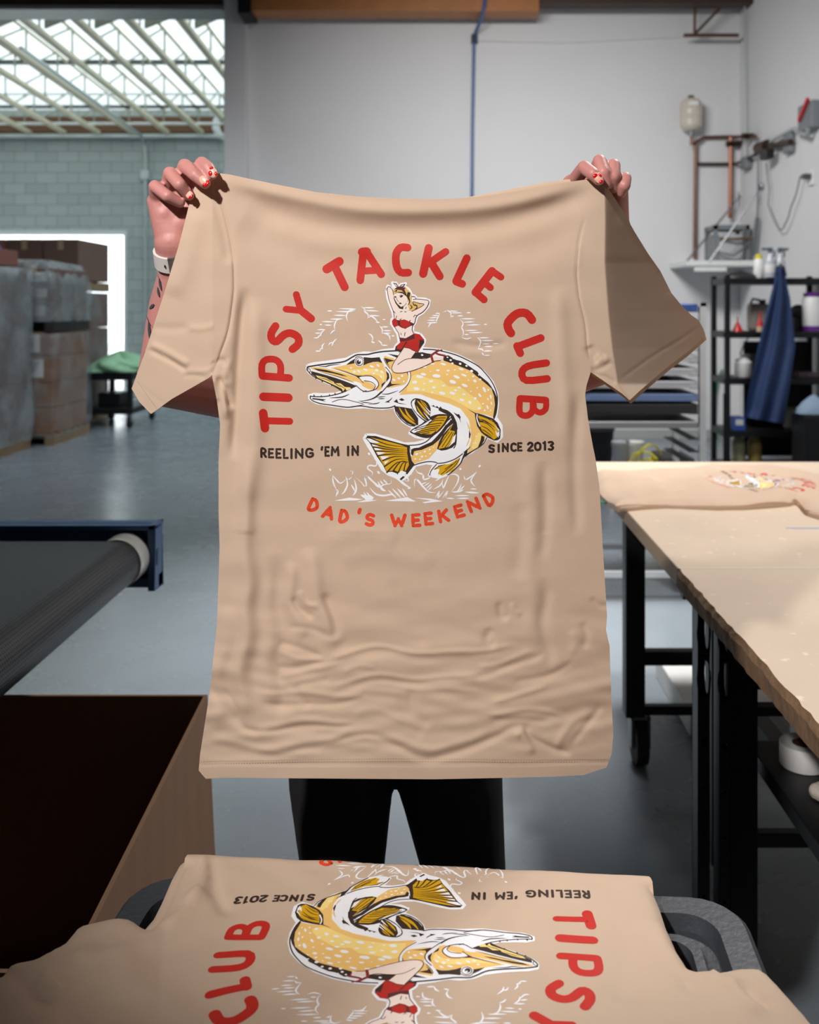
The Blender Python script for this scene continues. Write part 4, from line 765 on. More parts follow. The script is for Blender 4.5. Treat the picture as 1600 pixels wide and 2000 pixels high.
# tan body
P('t', 1, HH((500,570),(700,528),(830,500),(870,545),(960,532),(1010,505),(1130,488),(1210,490),(1245,560),(1275,640),(1280,710),(1240,800),(1195,875),(1125,892),(1155,800),(1130,740),(1060,690),(960,680),(860,690),(700,640),(520,585)))
P('t', 1, HH((195,565),(330,565),(520,605),(820,688),(905,740),(945,780),(900,795),(810,775),(600,702),(350,630),(220,592)))
P('t', 1, HH((915,765),(1000,765),(1112,830),(1080,882),(1000,865),(930,825)))
P('t', 1, HH((1235,405),(1310,420),(1400,455),(1370,590),(1360,640),(1330,600),(1265,500)))
P('t', 1, HH((1350,620),(1460,640),(1570,630),(1592,700),(1540,800),(1430,830),(1290,855),(1335,780)))
body = KK((150,478),(260,428),(420,358),(500,330),(600,322),(700,343),(850,398),(1000,458),(1110,520),(1200,600),(1280,680),(1325,760),(1352,850),(1362,950),(1352,1070),(1335,1130),(1240,1095),(1110,1070)) + MM((800,300),(830,470),(900,600),(1010,695),(1010,760),(905,925),(760,1015),(612,1095),(640,960),(690,800),(680,560),(590,360),(450,90)) + KK((680,925),(560,895),(430,850),(300,800),(200,795),(0,812),(80,700),(140,590))
ART.append(('t', 1, 'P', body, None))
P('y', 2, KK((160,560),(260,520),(420,575),(600,600),(700,690),(850,690),(990,790),(1110,880),(1180,1000),(1060,1030),(900,950),(720,860),(500,800),(300,760),(110,760),(140,650)))
P('y', 2, HH((600,570),(760,600),(1000,580),(1160,600),(1250,650),(1230,780),(1190,700),(1060,660),(860,670),(700,610)))
P('y', 2, MM((850,620),(930,680),(900,800),(830,950),(740,1000),(720,900),(780,760)))
for x, y, a, b, an in [(475,370,30,10,0),(625,372,40,14,.3),(365,412,26,13,0),(550,460,26,13,0),(695,465,23,11,0),(790,455,14,8,0),(880,445,34,13,.35),(345,517,38,17,.2),(290,550,50,20,.2),(530,540,55,24,.1),(680,520,13,9,0),(815,555,44,18,.4),(920,530,38,13,.35),(1050,545,17,12,0),(1075,612,26,17,.5),
    (455,617,30,15,0),(220,630,34,21,0),(760,625,46,24,.3),(930,675,44,19,.4),(1150,590,15,12,0),(355,650,18,9,0),(630,680,24,11,0),(490,705,25,15,0),(245,722,42,22,.2),(850,705,21,13,0),(1210,735,42,17,1.1),(1265,740,14,14,0),(800,745,22,13,0),(345,735,17,9,0),(610,785,44,20,.3),(755,785,40,18,.3),
    (920,800,24,13,.3),(1020,760,13,9,0),(1145,815,30,13,.9),(1300,835,28,12,1.4),(1080,860,20,18,.7),(890,880,34,15,.3),(1005,915,26,17,.8),(1260,870,15,10,1.4),(1310,930,24,10,1.3),(1190,935,13,12,0),(1255,985,30,12,1.2),(1135,1000,19,17,0),(1215,1030,12,11,0),(1300,1030,14,7,1.5),(470,775,17,10,0),(985,600,13,7,0),(1110,710,13,9,0),(270,437,20,10,0),(445,475,10,5,0),
    (870,715,12,8,0),(965,488,8,8,0)]:
    E('w', 3, KK((x, y))[0], a / 7.27 * 1.1, b / 7.27 * 1.1, an, 8)
for x, y, a, b, an in [(770,572,14,12,0),(975,598,32,13,.5),(1065,552,32,13,.4),(1155,538,26,12,.6),(880,620,26,12,.7),(815,628,20,14,.2),(1135,605,24,18,.4),(1210,628,24,14,.8),(1090,652,14,14,0),(1195,697,22,10,.8),(1495,685,18,14,.3),(1450,720,22,12,.5),(1380,742,24,14,.6),(1520,765,12,12,0),(1040,720,10,10,0)]:
    E('w', 3, HH((x, y))[0], a / 7.27 * 1.1, b / 7.27 * 1.1, an, 8)
for x, y, r in [(800,710,12),(740,940 - 80,12),(790,860,14),(725,965,14)]: E('w', 3, MM((x, y))[0], r / 11, r / 9, 0, 7)
# head details
P('k', 2, HH((200,618),(350,658),(560,718),(845,832),(775,868),(690,912),(640,918),(600,872),(490,802),(380,752),(270,702),(206,660)), 1)
P('y', 3, HH((265,676),(330,690),(420,715),(460,740),(520,768),(540,790),(620,790),(680,842),(755,848),(772,868),(700,900),(690,860),(655,905),(640,870),(560,828),(430,770),(300,712)), 1)
S('k', 4, HH((300,705),(420,735),(520,790)), 1.4, 'both'); S('k', 4, HH((520,780),(640,850)), 1.6, 'both'); S('k', 4, HH((590,800),(700,880)), 1.2, 'both')
P('k', 2, HH((230,575),(420,602),(640,662),(720,695),(640,682),(520,650),(300,612)), 1)
S('w', 3, HH((215,602),(400,655),(600,715),(830,812)), 2.4); S('k', 4, HH((205,622),(560,722),(838,828)), 1.3); S('k', 4, HH((330,628),(600,702),(810,780)), 1.2, 'both')
S('k', 4, HH((530,575),(700,630),(820,675),(900,690),(1010,685)), 1.6, 'both'); P('k', 4, HH((820,678),(960,684),(880,704),(910,745),(860,705)), 1)
P('w', 2, HH((880,705),(1000,688),(1080,698),(1140,748),(1162,810),(1130,862),(1108,820),(1060,772),(960,752)))
P('w', 2, HH((800,762),(900,785),(930,825),(1000,866),(1080,884),(940,890),(850,830)))
S('n', 4, HH((880,705),(915,755),(945,780)), 1.2); S('n', 4, HH((960,752),(1060,772),(1115,825),(1085,882)), 1.2)
S('n', 4, HH((960,684),(1060,690),(1130,740),(1162,800),(1140,852),(1085,888),(950,905),(842,822)), 1.6)
P('k', 4, HH((930,900),(1000,890),(980,902),(940,915)), 1)
P('k', 2, HH((700,528),(760,478),(832,436),(845,500)), 1)
P('k', 2, HH((950,418),(1060,428),(1185,418),(1215,480),(1222,505),(1150,483),(1080,488),(1000,510),(945,535)), 1)
E('w', 3, HH((885,485))[0], 9.2, 9.4, 0, 18); E('n', 4, HH((886,484))[0], 8, 8.2, 0, 18); E('w', 5, HH((888,482))[0], 6.6, 6.8, 0, 16); E('k', 6, HH((878,488))[0], 4.3, 4.6, 0, 14); E('w', 7, HH((888,470))[0], 1.8, 1.6, 0, 8)
S('n', 4, HH((830,430),(860,410),(920,420),(960,455),(965,500)), 1.2); S('w', 3, HH((1185,420),(1230,510)), 2.6)
S('w', 4, HH((1255,565),(1312,648),(1322,720),(1290,792),(1190,905)), 3.2); S('n', 5, HH((1262,560),(1325,640),(1342,720),(1310,795),(1200,922)), 1.5)
P('k', 4, HH((1265,610),(1308,655),(1314,715),(1265,772),(1282,690)), 1); P('k', 4, HH((1205,800),(1265,760),(1240,800),(1200,850)), 1)
P('k', 3, HH((1240,428),(1390,468),(1300,488),(1290,505),(1325,560),(1270,500)), 1); S('n', 4, HH((1235,440),(1260,500),(1320,580)), 1.2)
P('k', 3, HH((1280,850),(1330,760),(1345,800),(1490,798),(1380,815)), 1); P('k', 3, HH((1290,370),(1450,395),(1430,430),(1360,400)), 1)
S('w', 3, KK((135,478),(145,560),(110,650),(60,710),(10,750)), 3.6); S('n', 4, KK((155,478),(160,570),(120,660),(60,725),(0,775)), 1.2); S('n', 4, KK((112,480),(125,540)), 1.8, 'end')
S('k', 5, HH((150,570),(160,555),(300,530),(480,507),(620,490),(700,468),(780,420),(850,385),(930,382),(1010,378),(1110,355),(1250,335),(1450,325)), 2.4)
S('k', 5, HH((150,560),(145,590),(175,640),(250,700),(380,758),(490,808),(590,866),(650,915)), 1.9)
S('k', 5, HH((300,542),(400,552),(470,532),(620,520)), 1.6, 'both'); S('k', 5, HH((180,640),(190,600),(165,575)), 1.2)
for x, y in [(265,712),(355,755),(490,812)]: P('k', 5, HH((x - 14, y - 8), (x + 16, y + 2), (x + 4, y + 20)), 1)
for x, y in [(245,955),(350,965),(465,950),(545,930)]: P('k', 5, HH((x - 14, y + 22), (x - 4, y - 12), (x + 14, y + 20)), 1)
S('k', 5, HH((192,972),(250,978),(360,978),(500,960),(640,922),(700,890)), 1.7)
S('k', 5, HH((192,968),(190,1000),(230,1040),(340,1078),(500,1100),(720,1130),(900,1110),(1100,1138),(1300,1138),(1392,1108)), 1.8)
P('k', 4, HH((218,998),(360,1013),(415,1018),(370,1032),(415,1052),(300,1026),(222,1017)), 1)
S('n', 4, HH((500,1055),(600,1022),(700,1022),(860,1060),(940,1080)), 1.1); S('k', 4, HH((460,996),(640,985),(745,942)), 2.2, 'both')
S('n', 4, HH((720,1128),(860,1110),(960,1090)), 1.4, 'both'); S('k', 4, HH((1200,912),(1110,990),(1000,1030),(870,1042)), 3.0, 'end'); S('k', 4, HH((900,1045),(960,1062),(1070,1070)), 1.5, 'both')
for s in [[(1200,940),(1300,940),(1440,892)],[(1130,990),(1260,975)],[(1010,1085),(1120,1078),(1180,1060)],[(1150,1010),(1250,1005)],[(1260,1055),(1320,1030),(1355,990)]]: S('k', 4, HH(*s), 1.6, 'both')
P('k', 4, HH((1250,1060),(1300,1035),(1320,1060)), 1); P('k', 4, HH((1375,1050),(1420,1015),(1440,1065),(1560,1090),(1460,1080)), 1); P('k', 4, HH((1450,1020),(1490,1000),(1530,1025),(1490,1040)), 1)
# back stripe
P('k', 3, KK((160,290),(240,208),(330,203),(400,220),(455,228),(440,282),(300,292)), 1)
P('k', 3, KK((620,300),(660,250),(700,248),(765,290),(800,310),(880,330),(950,370),(1050,440),(1112,480),(1140,530),(1200,580),(1262,630),(1300,680),(1352,760),(1390,850),(1392,950),(1376,1060),(1345,1145),(1332,1130),(1360,950),(1345,820),(1310,720),(1220,640),(1120,560),(1000,460),(850,400),(700,345),(630,322)), 1)
for x, y, r in [(730,315,17),(865,367,19),(955,397,17),(1028,470,22),(325,243,17),(685,275,13),(755,362,18),(900,330,14),(1130,525,12),(770,290,12)]: E('w', 4, KK((x, y))[0], r / 7, r / 9, .3, 9)
S('k', 5, KK((340,160),(480,165),(620,190),(800,240),(960,310),(1120,400),(1230,510),(1325,640),(1385,790),(1392,920),(1375,1060),(1345,1145)), 1.9)
# belly, fins
S('k', 4, KK((450,958),(540,990),(680,1032),(760,1090)), 1.6, 'both')
for x, y in [(490,972),(540,985),(590,995)]: P('k', 4, KK((x - 22, y), (x - 5, y - 22), (x + 20, y + 8)), 1)
P('k', 4, MM((290,170),(380,220),(420,215),(455,280),(440,320),(470,420),(420,310),(360,250)), 1)
P('w', 3, MM((470,100),(520,180),(640,340),(680,520),(620,430),(520,240)), 1); P('k', 4, MM((645,570),(680,660),(660,760),(640,740)), 1); S('k', 4, MM((680,930),(620,1000),(500,1080)), 1.2, 'both'); S('t', 3, MM((585,380),(640,520),(660,600)), 2.2, 'both'); S('t', 3, MM((660,720),(620,850),(580,930)), 1.8, 'both'); S('w', 3, KK((700,930),(790,990),(860,1060)), 3, 'both')
P('k', 1, LL((512,22),(650,40),(760,60),(850,200),(852,290),(790,305),(700,285),(600,205),(540,120)), 1)
for s, w in [([(580,40),(640,150),(740,230),(820,285)], 6.5), ([(660,52),(710,150),(800,240)], 4)]: S('m', 2, LL(*s), w, 'both')
P('w', 2, LL((538,95),(590,180),(690,268),(775,300),(740,308),(650,262),(565,180)), 1); S('k', 3, LL((575,60),(650,190),(760,275)), 1.3); S('k', 3, LL((620,50),(700,170),(810,260)), 1.2); S('k', 3, LL((515,25),(540,120),(610,215),(710,290),(800,305)), 1.8)
S('k', 3, LL((1005,240),(1100,170),(1200,140)), 1.4)
P('k', 2, KK((560,1000),(700,1040),(770,1100),(815,1200),(830,1300),(800,1290),(760,1210),(730,1110),(640,1070),(560,1030)), 1)
P('k', 2, KK((175,890),(230,855),(330,878),(405,920),(445,1000),(440,1080),(430,1180),(400,1205),(320,1155),(245,1085),(185,1000),(165,935)))
P('w', 3, KK((185,900),(232,868),(215,930),(250,1040),(330,1130),(410,1190),(330,1145),(250,1075),(192,995),(176,935)), 1)
for s, w in [([(255,890),(340,1000),(412,1120)], 5.5), ([(300,885),(360,950),(415,1030)], 5), ([(245,960),(300,1050),(385,1150)], 4.5)]: S('m', 3, KK(*s), w, 'both')
for s in [[(350,990),(430,1090)],[(340,1050),(425,1150)],[(370,980),(435,1050)]]: S('w', 4, KK(*s), 2.4, 'start')
for s in [[(230,930),(330,1070),(400,1160)],[(270,930),(350,1040),(420,1120)],[(320,900),(430,1030)]]: S('k', 5, KK(*s), 1.1)
P('k', 2, LL((730,385),(800,330),(900,275),(1020,175),(1150,135),(1265,142),(1310,155),(1240,280),(1130,390),(1040,460),(960,478),(870,458),(780,420)))
P('w', 3, LL((750,380),(810,342),(910,290),(1030,215),(1060,230),(930,330),(840,390),(790,405)), 1)
P('m', 3, LL((820,365),(1000,255),(1130,165),(1265,160),(1195,285),(1100,375),(1040,430),(940,432),(840,402)), 1)
for s in [[(810,345),(1000,290),(1180,265)],[(800,368),(1000,320),(1160,300)],[(830,390),(1000,350),(1130,330)],[(850,405),(980,380),(1100,360)],[(960,300),(1080,230),(1215,225)],[(1000,265),(1100,200),(1240,190)],[(900,420),(1010,400)]]: S('k', 4, LL(*s), 1.5)
P('k', 4, LL((770,408),(900,418),(1030,425),(1080,395),(1040,460),(960,476),(870,456)), 1); S('m', 4, LL((1255,180),(1200,280),(1110,380)), 1.8); S('w', 4, LL((1320,200),(1230,300)), 3, 'both')
# tail stalk
P('k', 2, LL((750,640),(790,620),(860,612),(950,570),(1040,530),(1090,480),(1180,380),(1300,205),(1372,248),(1270,330),(1150,500),(1060,575),(990,605),(900,645),(830,655),(792,665),(775,730),(748,705)), 1)
P('t', 1, LL((770,720),(800,655),(900,640),(1000,600),(1070,560),(1150,480),(1140,580),(1110,650),(1000,770),(880,812),(790,842),(742,800),(732,750)), 1)
for x, y, r in [(830,705,22),(945,670,17),(905,740,20),(1015,640,14),(1070,610,10),(810,775,15),(875,780,13),(960,735,12),(1020,700,14),(880,690,10)]: E('w', 3, LL((x, y))[0], r / 7, r / 9, -.2, 8)
S('k', 3, LL((720,580),(850,570),(960,530),(1050,450),(1150,370),(1235,270),(1320,180)), 1.8)
P('k', 2, LL((1290,330),(1375,245),(1402,310),(1395,430),(1385,560),(1335,612),(1250,645),(1180,655),(1118,632),(1150,520),(1200,430)), 1)
P('m', 3, LL((1155,580),(1225,440),(1300,365),(1372,380),(1335,520),(1265,605),(1140,632)), 1); P('w', 4, LL((1388,420),(1370,530),(1270,612),(1310,560),(1350,460)), 1); S('m', 4, LL((1345,275),(1270,400),(1180,530)), 2.2, 'both')
for s in [[(1290,390),(1210,500),(1150,590)],[(1330,390),(1250,510),(1190,600)],[(1350,400),(1290,530),(1230,610)],[(1250,430),(1180,540)]]: S('k', 4, LL(*s), 1.3)
S('k', 4, LL((1398,300),(1395,430),(1385,560),(1355,620)), 1.6)
S('k', 5, LL((770,870),(880,832),(1000,810),(1100,820),(1130,836),(1250,820),(1380,770),(1480,700)), 1.6)
P('m', 2, LL((1050,925),(1150,872),(1300,842),(1450,750),(1415,850),(1330,945),(1190,1010),(1130,985),(1160,910)), 1)
for s in [[(1440,770),(1370,870),(1250,970)],[(1400,800),(1300,890),(1180,990)],[(1330,850),(1230,920)],[(1150,870),(1090,920)]]: S('k', 3, LL(*s), 1.4)
P('k', 3, LL((1130,872),(1250,845),(1160,880)), 1)
S('k', 5, LL((1540,660),(1500,720),(1460,820),(1390,900),(1275,1000)), 1.7); S('k', 5, LL((1012,1000),(1040,930),(1110,850)), 1.4)
P('k', 4, MM((550,1040),(615,985),(600,1095),(760,1005),(860,945),(700,1062),(560,1150),(480,1265),(430,1340),(480,1220)), 1)
S('k', 4, MM((1040,740),(980,850),(850,960),(700,1055),(560,1155)), 1.6); P('k', 3, MM((920,690),(985,722),(975,800),(1010,760),(900,925),(845,955),(900,800)), 1)
P('k', 2, MM((770,205),(830,195),(960,232),(1180,312),(1285,412),(1348,560),(1338,755),(1290,795),(1200,805),(1050,732),(915,622),(825,485),(788,320)), 1)
P('m', 3, MM((845,250),(960,268),(1150,345),(1255,470),(1295,600),(1290,720),(1200,785),(1080,715),(925,580),(885,450)), 1); S('w', 4, MM((825,225),(822,330),(885,485)), 2.2)
P('w', 4, MM((1215,455),(1320,565),(1322,700),(1270,640),(1310,600)), 1); P('w', 4, MM((1230,570),(1310,690),(1300,740),(1250,680)), 1)
for s in [[(850,320),(1000,362),(1180,480)],[(880,385),(1050,430),(1230,600)],[(890,470),(1050,540),(1200,690)],[(910,560),(1000,590),(1180,730)],[(900,260),(1060,310),(1200,400)],[(920,350),(1100,430),(1220,520)],[(1000,640),(1190,780)]]: S('k', 5, MM(*s), 1.6, 'both')
P('k', 3, MM((840,270),(885,350),(1000,380),(880,400)), 1); S('k', 3, MM((620,105),(720,165),(800,205)), 1.8, 'start')
# tail fan
P('m', 2, LL((150,462),(400,520),(600,572),(705,615),(692,690),(730,800),(750,850),(692,930),(600,975),(520,938),(400,950),(375,885),(300,760),(200,590)), 1)
for t in [[(115,478),(260,500),(300,545),(175,545)],[(190,562),(330,588),(215,598)],[(225,612),(345,640),(245,655)],[(262,672),(385,682),(285,722)],[(312,735),(440,735),(345,795)],[(365,815),(440,790),(380,850)]]: P('w', 3, LL(*t), 1)
for x, y in [(130,458),(170,547),(215,603),(245,660),(285,725),(345,795),(372,880),(405,965),(490,950),(560,985),(640,990)]:
    S('k', 4, LL((x, y), ((x + 700) / 2, (y + 690) / 2 - 4), (705, 600 + (y - 450) * .42)), 2.6, 'end')
P('k', 4, LL((690,590),(725,590),(735,700),(760,800),(800,852),(690,995),(665,960),(720,860),(700,720)), 1); P('w', 5, LL((560,985),(610,940),(680,960),(660,1020),(600,1040)), 1); P('k', 6, LL((588,1060),(638,1015),(656,1030),(606,1076)), 1)
S('w', 3, LL((715,600),(735,680)), 2.4)
# the rider
P('s', 5, WW((262,240),(282,200),(320,210),(370,270),(388,350),(395,420),(430,520),(490,610),(560,640),(620,620),(690,670),(760,660),(840,630),(930,570),(985,545),(900,520),(770,490),(775,448),(850,440),(1000,455),(1078,482),(1045,590),(955,695),(838,772),(800,900),(762,950),(750,1050),(775,1110),(740,1165),(620,1205),(500,1190),(482,1110),(442,1040),(400,970),(370,900),(400,800),(385,690),(340,570),(290,420)), 1)
P('s', 6, WW((390,320),(480,305),(560,320),(645,390),(670,450),(640,520),(592,570),(535,595),(450,520),(402,430)), 1); P('s', 6, WW((570,570),(650,500),(700,660),(560,690)), 1)
P('h', 6, WW((372,265),(430,230),(520,200),(640,225),(705,290),(745,390),(735,490),(690,520),(660,480),(655,395),(590,330),(500,300),(390,340)), 1)
P('h', 6, WW((655,565),(690,505),(770,488),(880,530),(965,560),(880,620),(740,680),(680,655)), 1); P('k', 7, WW((640,390),(665,300),(720,320),(700,400),(690,480)), 1)
P('k', 7, WW((395,370),(410,440),(460,530),(540,600),(585,580),(575,640),(500,625),(425,520),(390,430)), 1); P('k', 7, WW((385,350),(480,300),(560,300),(640,370),(645,395),(560,330),(470,315)), 1)
P('n', 7, WW((400,245),(480,195),(630,215),(600,250),(650,370),(600,345),(550,270),(450,255)), 1); P('n', 6, WW((375,122),(445,135),(490,210),(440,205)), 1); P('s', 7, WW((400,145),(435,150),(470,205),(440,190)), 1); P('n', 6, WW((485,212),(540,158),(615,142),(590,195),(520,215)), 1); P('s', 7, WW((520,200),(560,165),(595,160),(570,185)), 1)
for s in [[(760,490),(790,560),(860,560)],[(700,540),(750,600),(700,640)],[(800,530),(850,600),(800,640)],[(670,560),(700,500),(700,420)],[(400,300),(450,270),(430,310)]]: S('k', 7, WW(*s), 2.2, 'both')
S('n', 7, WW((745,390),(800,395),(830,440)), 1.2)
E('k', 7, WW((540,390))[0], 3.2, 1.9, -.4, 8); E('k', 7, WW((425,400))[0], 2.2, 1.6, .5, 7); E('k', 7, WW((520,525))[0], 2.8, 1.5, .2, 8); S('k', 7, WW((500,380),(540,362),(580,375)), .9); S('k', 7, WW((455,420),(450,450),(490,492)), .9); S('n', 7, WW((640,520),(600,570),(540,598)), .9)
for s in [[(520,690),(555,680)],[(605,690),(635,690)],[(530,1110),(540,1135)],[(612,1095),(602,1160)],[(620,630),(640,600)]]: S('k', 7, WW(*s), 1.2)
for s in [[(262,250),(282,200),(330,215),(372,275),(388,360)],[(262,240),(290,420),(340,570),(385,690),(400,800)],[(770,450),(850,440),(1000,455),(1078,482),(1045,590),(955,695),(838,772),(800,905),(762,960),(750,1050),(775,1105)],[(410,985),(445,1045),(485,1110),(502,1195)],[(770,490),(900,525),(985,545),(880,615),(745,680)],[(380,670),(420,715)],[(780,790),(805,755),(840,765)]]: S('n', 7, WW(*s), 1.2)
P('c', 6, WW((355,870),(400,810),(460,850),(510,855),(600,838),(700,880),(785,920),(770,955),(700,972),(620,1022),(540,1000),(480,960),(400,992),(365,940)), 1); P('n', 7, WW((450,850),(510,860),(520,960),(480,960),(470,900)), 1); P('n', 7, WW((690,880),(785,920),(770,955),(690,972),(720,930)), 1); P('k', 7, WW((490,810),(515,840),(550,810),(520,865)), 1); S('n', 7, WW((520,960),(600,1010),(700,970)), 1.2); S('n', 7, WW((430,830),(450,770)), 1.1); S('n', 7, WW((700,880),(715,855)), 1.4)
P('c', 6, WW((500,1190),(620,1205),(720,1175),(790,1108),(900,1130),(985,1230),(985,1290),(905,1410),(868,1478),(800,1455),(700,1400),(600,1380),(540,1445),(415,1435),(430,1370),(515,1290)), 1)
P('k', 7, WW((900,1230),(985,1250),(985,1290),(900,1400),(880,1420),(890,1320)), 1); P('n', 7, WW((500,1195),(620,1210),(790,1115),(800,1210),(640,1260),(520,1270)), 1); P('k', 7, WW((620,1290),(660,1270),(590,1370),(520,1470),(480,1480),(560,1390)), 1); P('k', 7, WW((415,1435),(430,1370),(470,1330),(440,1410),(530,1430),(500,1450)), 1)
P('s', 6, WW((585,1390),(700,1405),(825,1468),(730,1600),(860,1600),(1000,1608),(1110,1570),(1180,1555),(1370,1580),(1362,1625),(1180,1655),(1100,1700),(900,1790),(700,1855),(520,1885),(400,1872),(352,1800),(388,1690),(480,1550)), 1)
for s in [[(585,1395),(480,1550),(388,1690),(352,1800),(400,1872),(520,1885),(700,1855),(900,1790),(1100,1700),(1180,1655),(1300,1640)],[(470,1720),(600,1630),(730,1600),(860,1600),(1000,1608),(1110,1572)],[(730,1600),(825,1470)],[(600,1385),(700,1405),(770,1445),(868,1478)]]: S('n', 7, WW(*s), 1.2)
for s, w in [([(1115,1545),(1200,1482),(1265,1440)], 3.6), ([(1125,1550),(1155,1660)], 4.6), ([(1215,1495),(1270,1520),(1390,1545)], 3.4), ([(1235,1455),(1330,1435)], 2.2), ([(1380,1545),(1370,1600)], 2.2)]: S('u', 7, WW(*s), w)
# ---------------------------------------------------------------- T-shirt fabric, print inks, fold machinery
m_fab = mat('tan_cotton', (214, 189, 167), .92, var=.035, scale=30, bump=.10, bscale=900, spec=.2)
nt = m_fab.node_tree; b = nt.nodes['Principled BSDF']; trl = nt.nodes.new('ShaderNodeBsdfTranslucent'); trl.inputs[0].default_value = (.66, .33, .13, 1); mxs = nt.nodes.new('ShaderNodeMixShader'); mxs.inputs[0].default_value = .22; nt.links.new(b.outputs[0], mxs.inputs[1]); nt.links.new(trl.outputs[0], mxs.inputs[2]); nt.links.new(mxs.outputs[0], nt.nodes['Material Output'].inputs['Surface']); b.inputs['Sheen Weight'].default_value = .12; b.inputs['Sheen Roughness'].default_value = .5
INK = {'r': (186, 34, 24), 'o': (214, 66, 34), 'k': (52, 38, 32), 'w': (232, 234, 240), 't': (230, 188, 112), 'y': (238, 210, 130), 'm': (206, 158, 8), 's': (232, 214, 204), 'c': (176, 34, 26), 'h': (212, 176, 104), 'n': (84, 36, 38), 'u': (136, 44, 40), 'st': (184, 156, 130)}
INKS = list(INK); SHIRT_MATS = [m_fab] + [mat('ink_' + k, INK[k], .62, var=.05, scale=60, spec=.3) for k in INKS]
def inside(P_, poly):
    x, y = P_[:, 0], P_[:, 1]; q = np.asarray(poly); r = np.roll(q, -1, 0); ins = np.zeros(len(x), bool)
    for (a, b_), (c, d) in zip(q, r):
        if b_ == d: continue
        ins ^= ((b_ > y) != (d > y)) & (x < (c - a) * (y - b_) / (d - b_) + a)
    return ins
def triangulate(poly, g):
    q = np.asarray(poly, float); pts = []
    n = len(q)
    for i in range(n):
        a, b_ = q[i], q[(i + 1) % n]; k = max(1, int(math.hypot(*(b_ - a)) / g))
        for j in range(k): pts.append(a + (b_ - a) * j / k)
    nb = len(pts); lo, hi = q.min(0), q.max(0)
    X, Y = np.meshgrid(np.arange(lo[0] + g * .5, hi[0], g), np.arange(lo[1] + g * .5, hi[1], g)); G = np.stack([X.ravel(), Y.ravel()], 1)
    if len(G):
        G = G[inside(G, q)]
        if len(G):
            B_ = np.array(pts)
            keep = np.ones(len(G), bool)
            for s in range(0, len(G), 2000):
                dd = ((G[s:s + 2000, None] - B_[None]) ** 2).sum(2).min(1); keep[s:s + 2000] = dd > (.35 * g) ** 2
            G = G[keep]
    V = [Vector(p) for p in pts] + [Vector(p) for p in (G if len(G) else [])]
    r = delaunay_2d_cdt(V, [], [list(range(nb))], 1, 1e-6)
    return np.array([tuple(v) for v in r[0]]), [tuple(f) for f in r[2]]
def art_pieces(g):
    out = []
    for col, lay, kind, pts, ws in ART:
        mi = 1 + INKS.index(col)
        if kind == 'P':
            V, F = triangulate(pts, g)
            if len(F): out.append((V, F, mi, lay))
        else:
            p, w_ = [pts[0]], [ws[0]]
            for i in range(1, len(pts)):
                L = math.hypot(pts[i][0] - pts[i - 1][0], pts[i][1] - pts[i - 1][1]); k = max(1, int(L / g))
                for j in range(1, k + 1):
                    t = j / k; p.append((pts[i - 1][0] + (pts[i][0] - pts[i - 1][0]) * t, pts[i - 1][1] + (pts[i][1] - pts[i - 1][1]) * t)); w_.append(ws[i - 1] + (ws[i] - ws[i - 1]) * t)
            V, F = [], []; n = len(p)
            for i in range(n):
                a, c = p[max(i - 1, 0)], p[min(i + 1, n - 1)]; dx, dy = c[0] - a[0], c[1] - a[1]; L = math.hypot(dx, dy) or 1; nx, ny = -dy / L, dx / L; r = w_[i] / 2
                V += [(p[i][0] + nx * r, p[i][1] + ny * r), p[i], (p[i][0] - nx * r, p[i][1] - ny * r)]
                if i: k = 3 * i; F += [(k - 3, k, k + 1, k - 2), (k - 2, k + 1, k + 2, k - 1)]
            sharp = [0, n - 1] + [i for i in range(1, n - 1) if (lambda u, v: u[0] * v[0] + u[1] * v[1] < .93 * math.hypot(*u) * math.hypot(*v))((p[i][0] - p[i - 1][0], p[i][1] - p[i - 1][1]), (p[i + 1][0] - p[i][0], p[i + 1][1] - p[i][1]))]
            for i in sharp:
                r = w_[i] / 2
                if r < .5: continue
                b0 = len(V); m_ = 12; V.append(p[i]); V += [(p[i][0] + r * math.cos(2 * math.pi * k / m_), p[i][1] + r * math.sin(2 * math.pi * k / m_)) for k in range(m_)]
                F += [(b0, b0 + 1 + k, b0 + 1 + (k + 1) % m_) for k in range(m_)]
            out.append((np.array(V, float), F, mi, lay))
    return out
def put_print(mb, pieces, fn, clip=None):
    n_ = 0
    for V, F, mi, lay in pieces:
        if clip is not None:
            ok = clip(V); F = [f for f in F if all(ok[i] for i in f)]
            if not F: continue
        n_ += 1
        mb.add(fn(V[:, 0], V[:, 1], .00018 + .00007 * lay + (n_ % 5) * .00001).tolist(), F, mi)
def seg_dist(px, py, pts):
    best = np.full(px.shape, 1e9); tt = np.zeros(px.shape); L = [0]
    for a, b_ in zip(pts, pts[1:]): L.append(L[-1] + math.hypot(b_[0] - a[0], b_[1] - a[1]))
    for i, (a, b_) in enumerate(zip(pts, pts[1:])):
        dx, dy = b_[0] - a[0], b_[1] - a[1]; l2 = dx * dx + dy * dy + 1e-9
        t = np.clip(((px - a[0]) * dx + (py - a[1]) * dy) / l2, 0, 1); d = np.hypot(px - a[0] - t * dx, py - a[1] - t * dy); m = d < best
        best = np.where(m, d, best); tt = np.where(m, (L[i] + t * (L[i + 1] - L[i])) / L[-1], tt)
    return best, tt
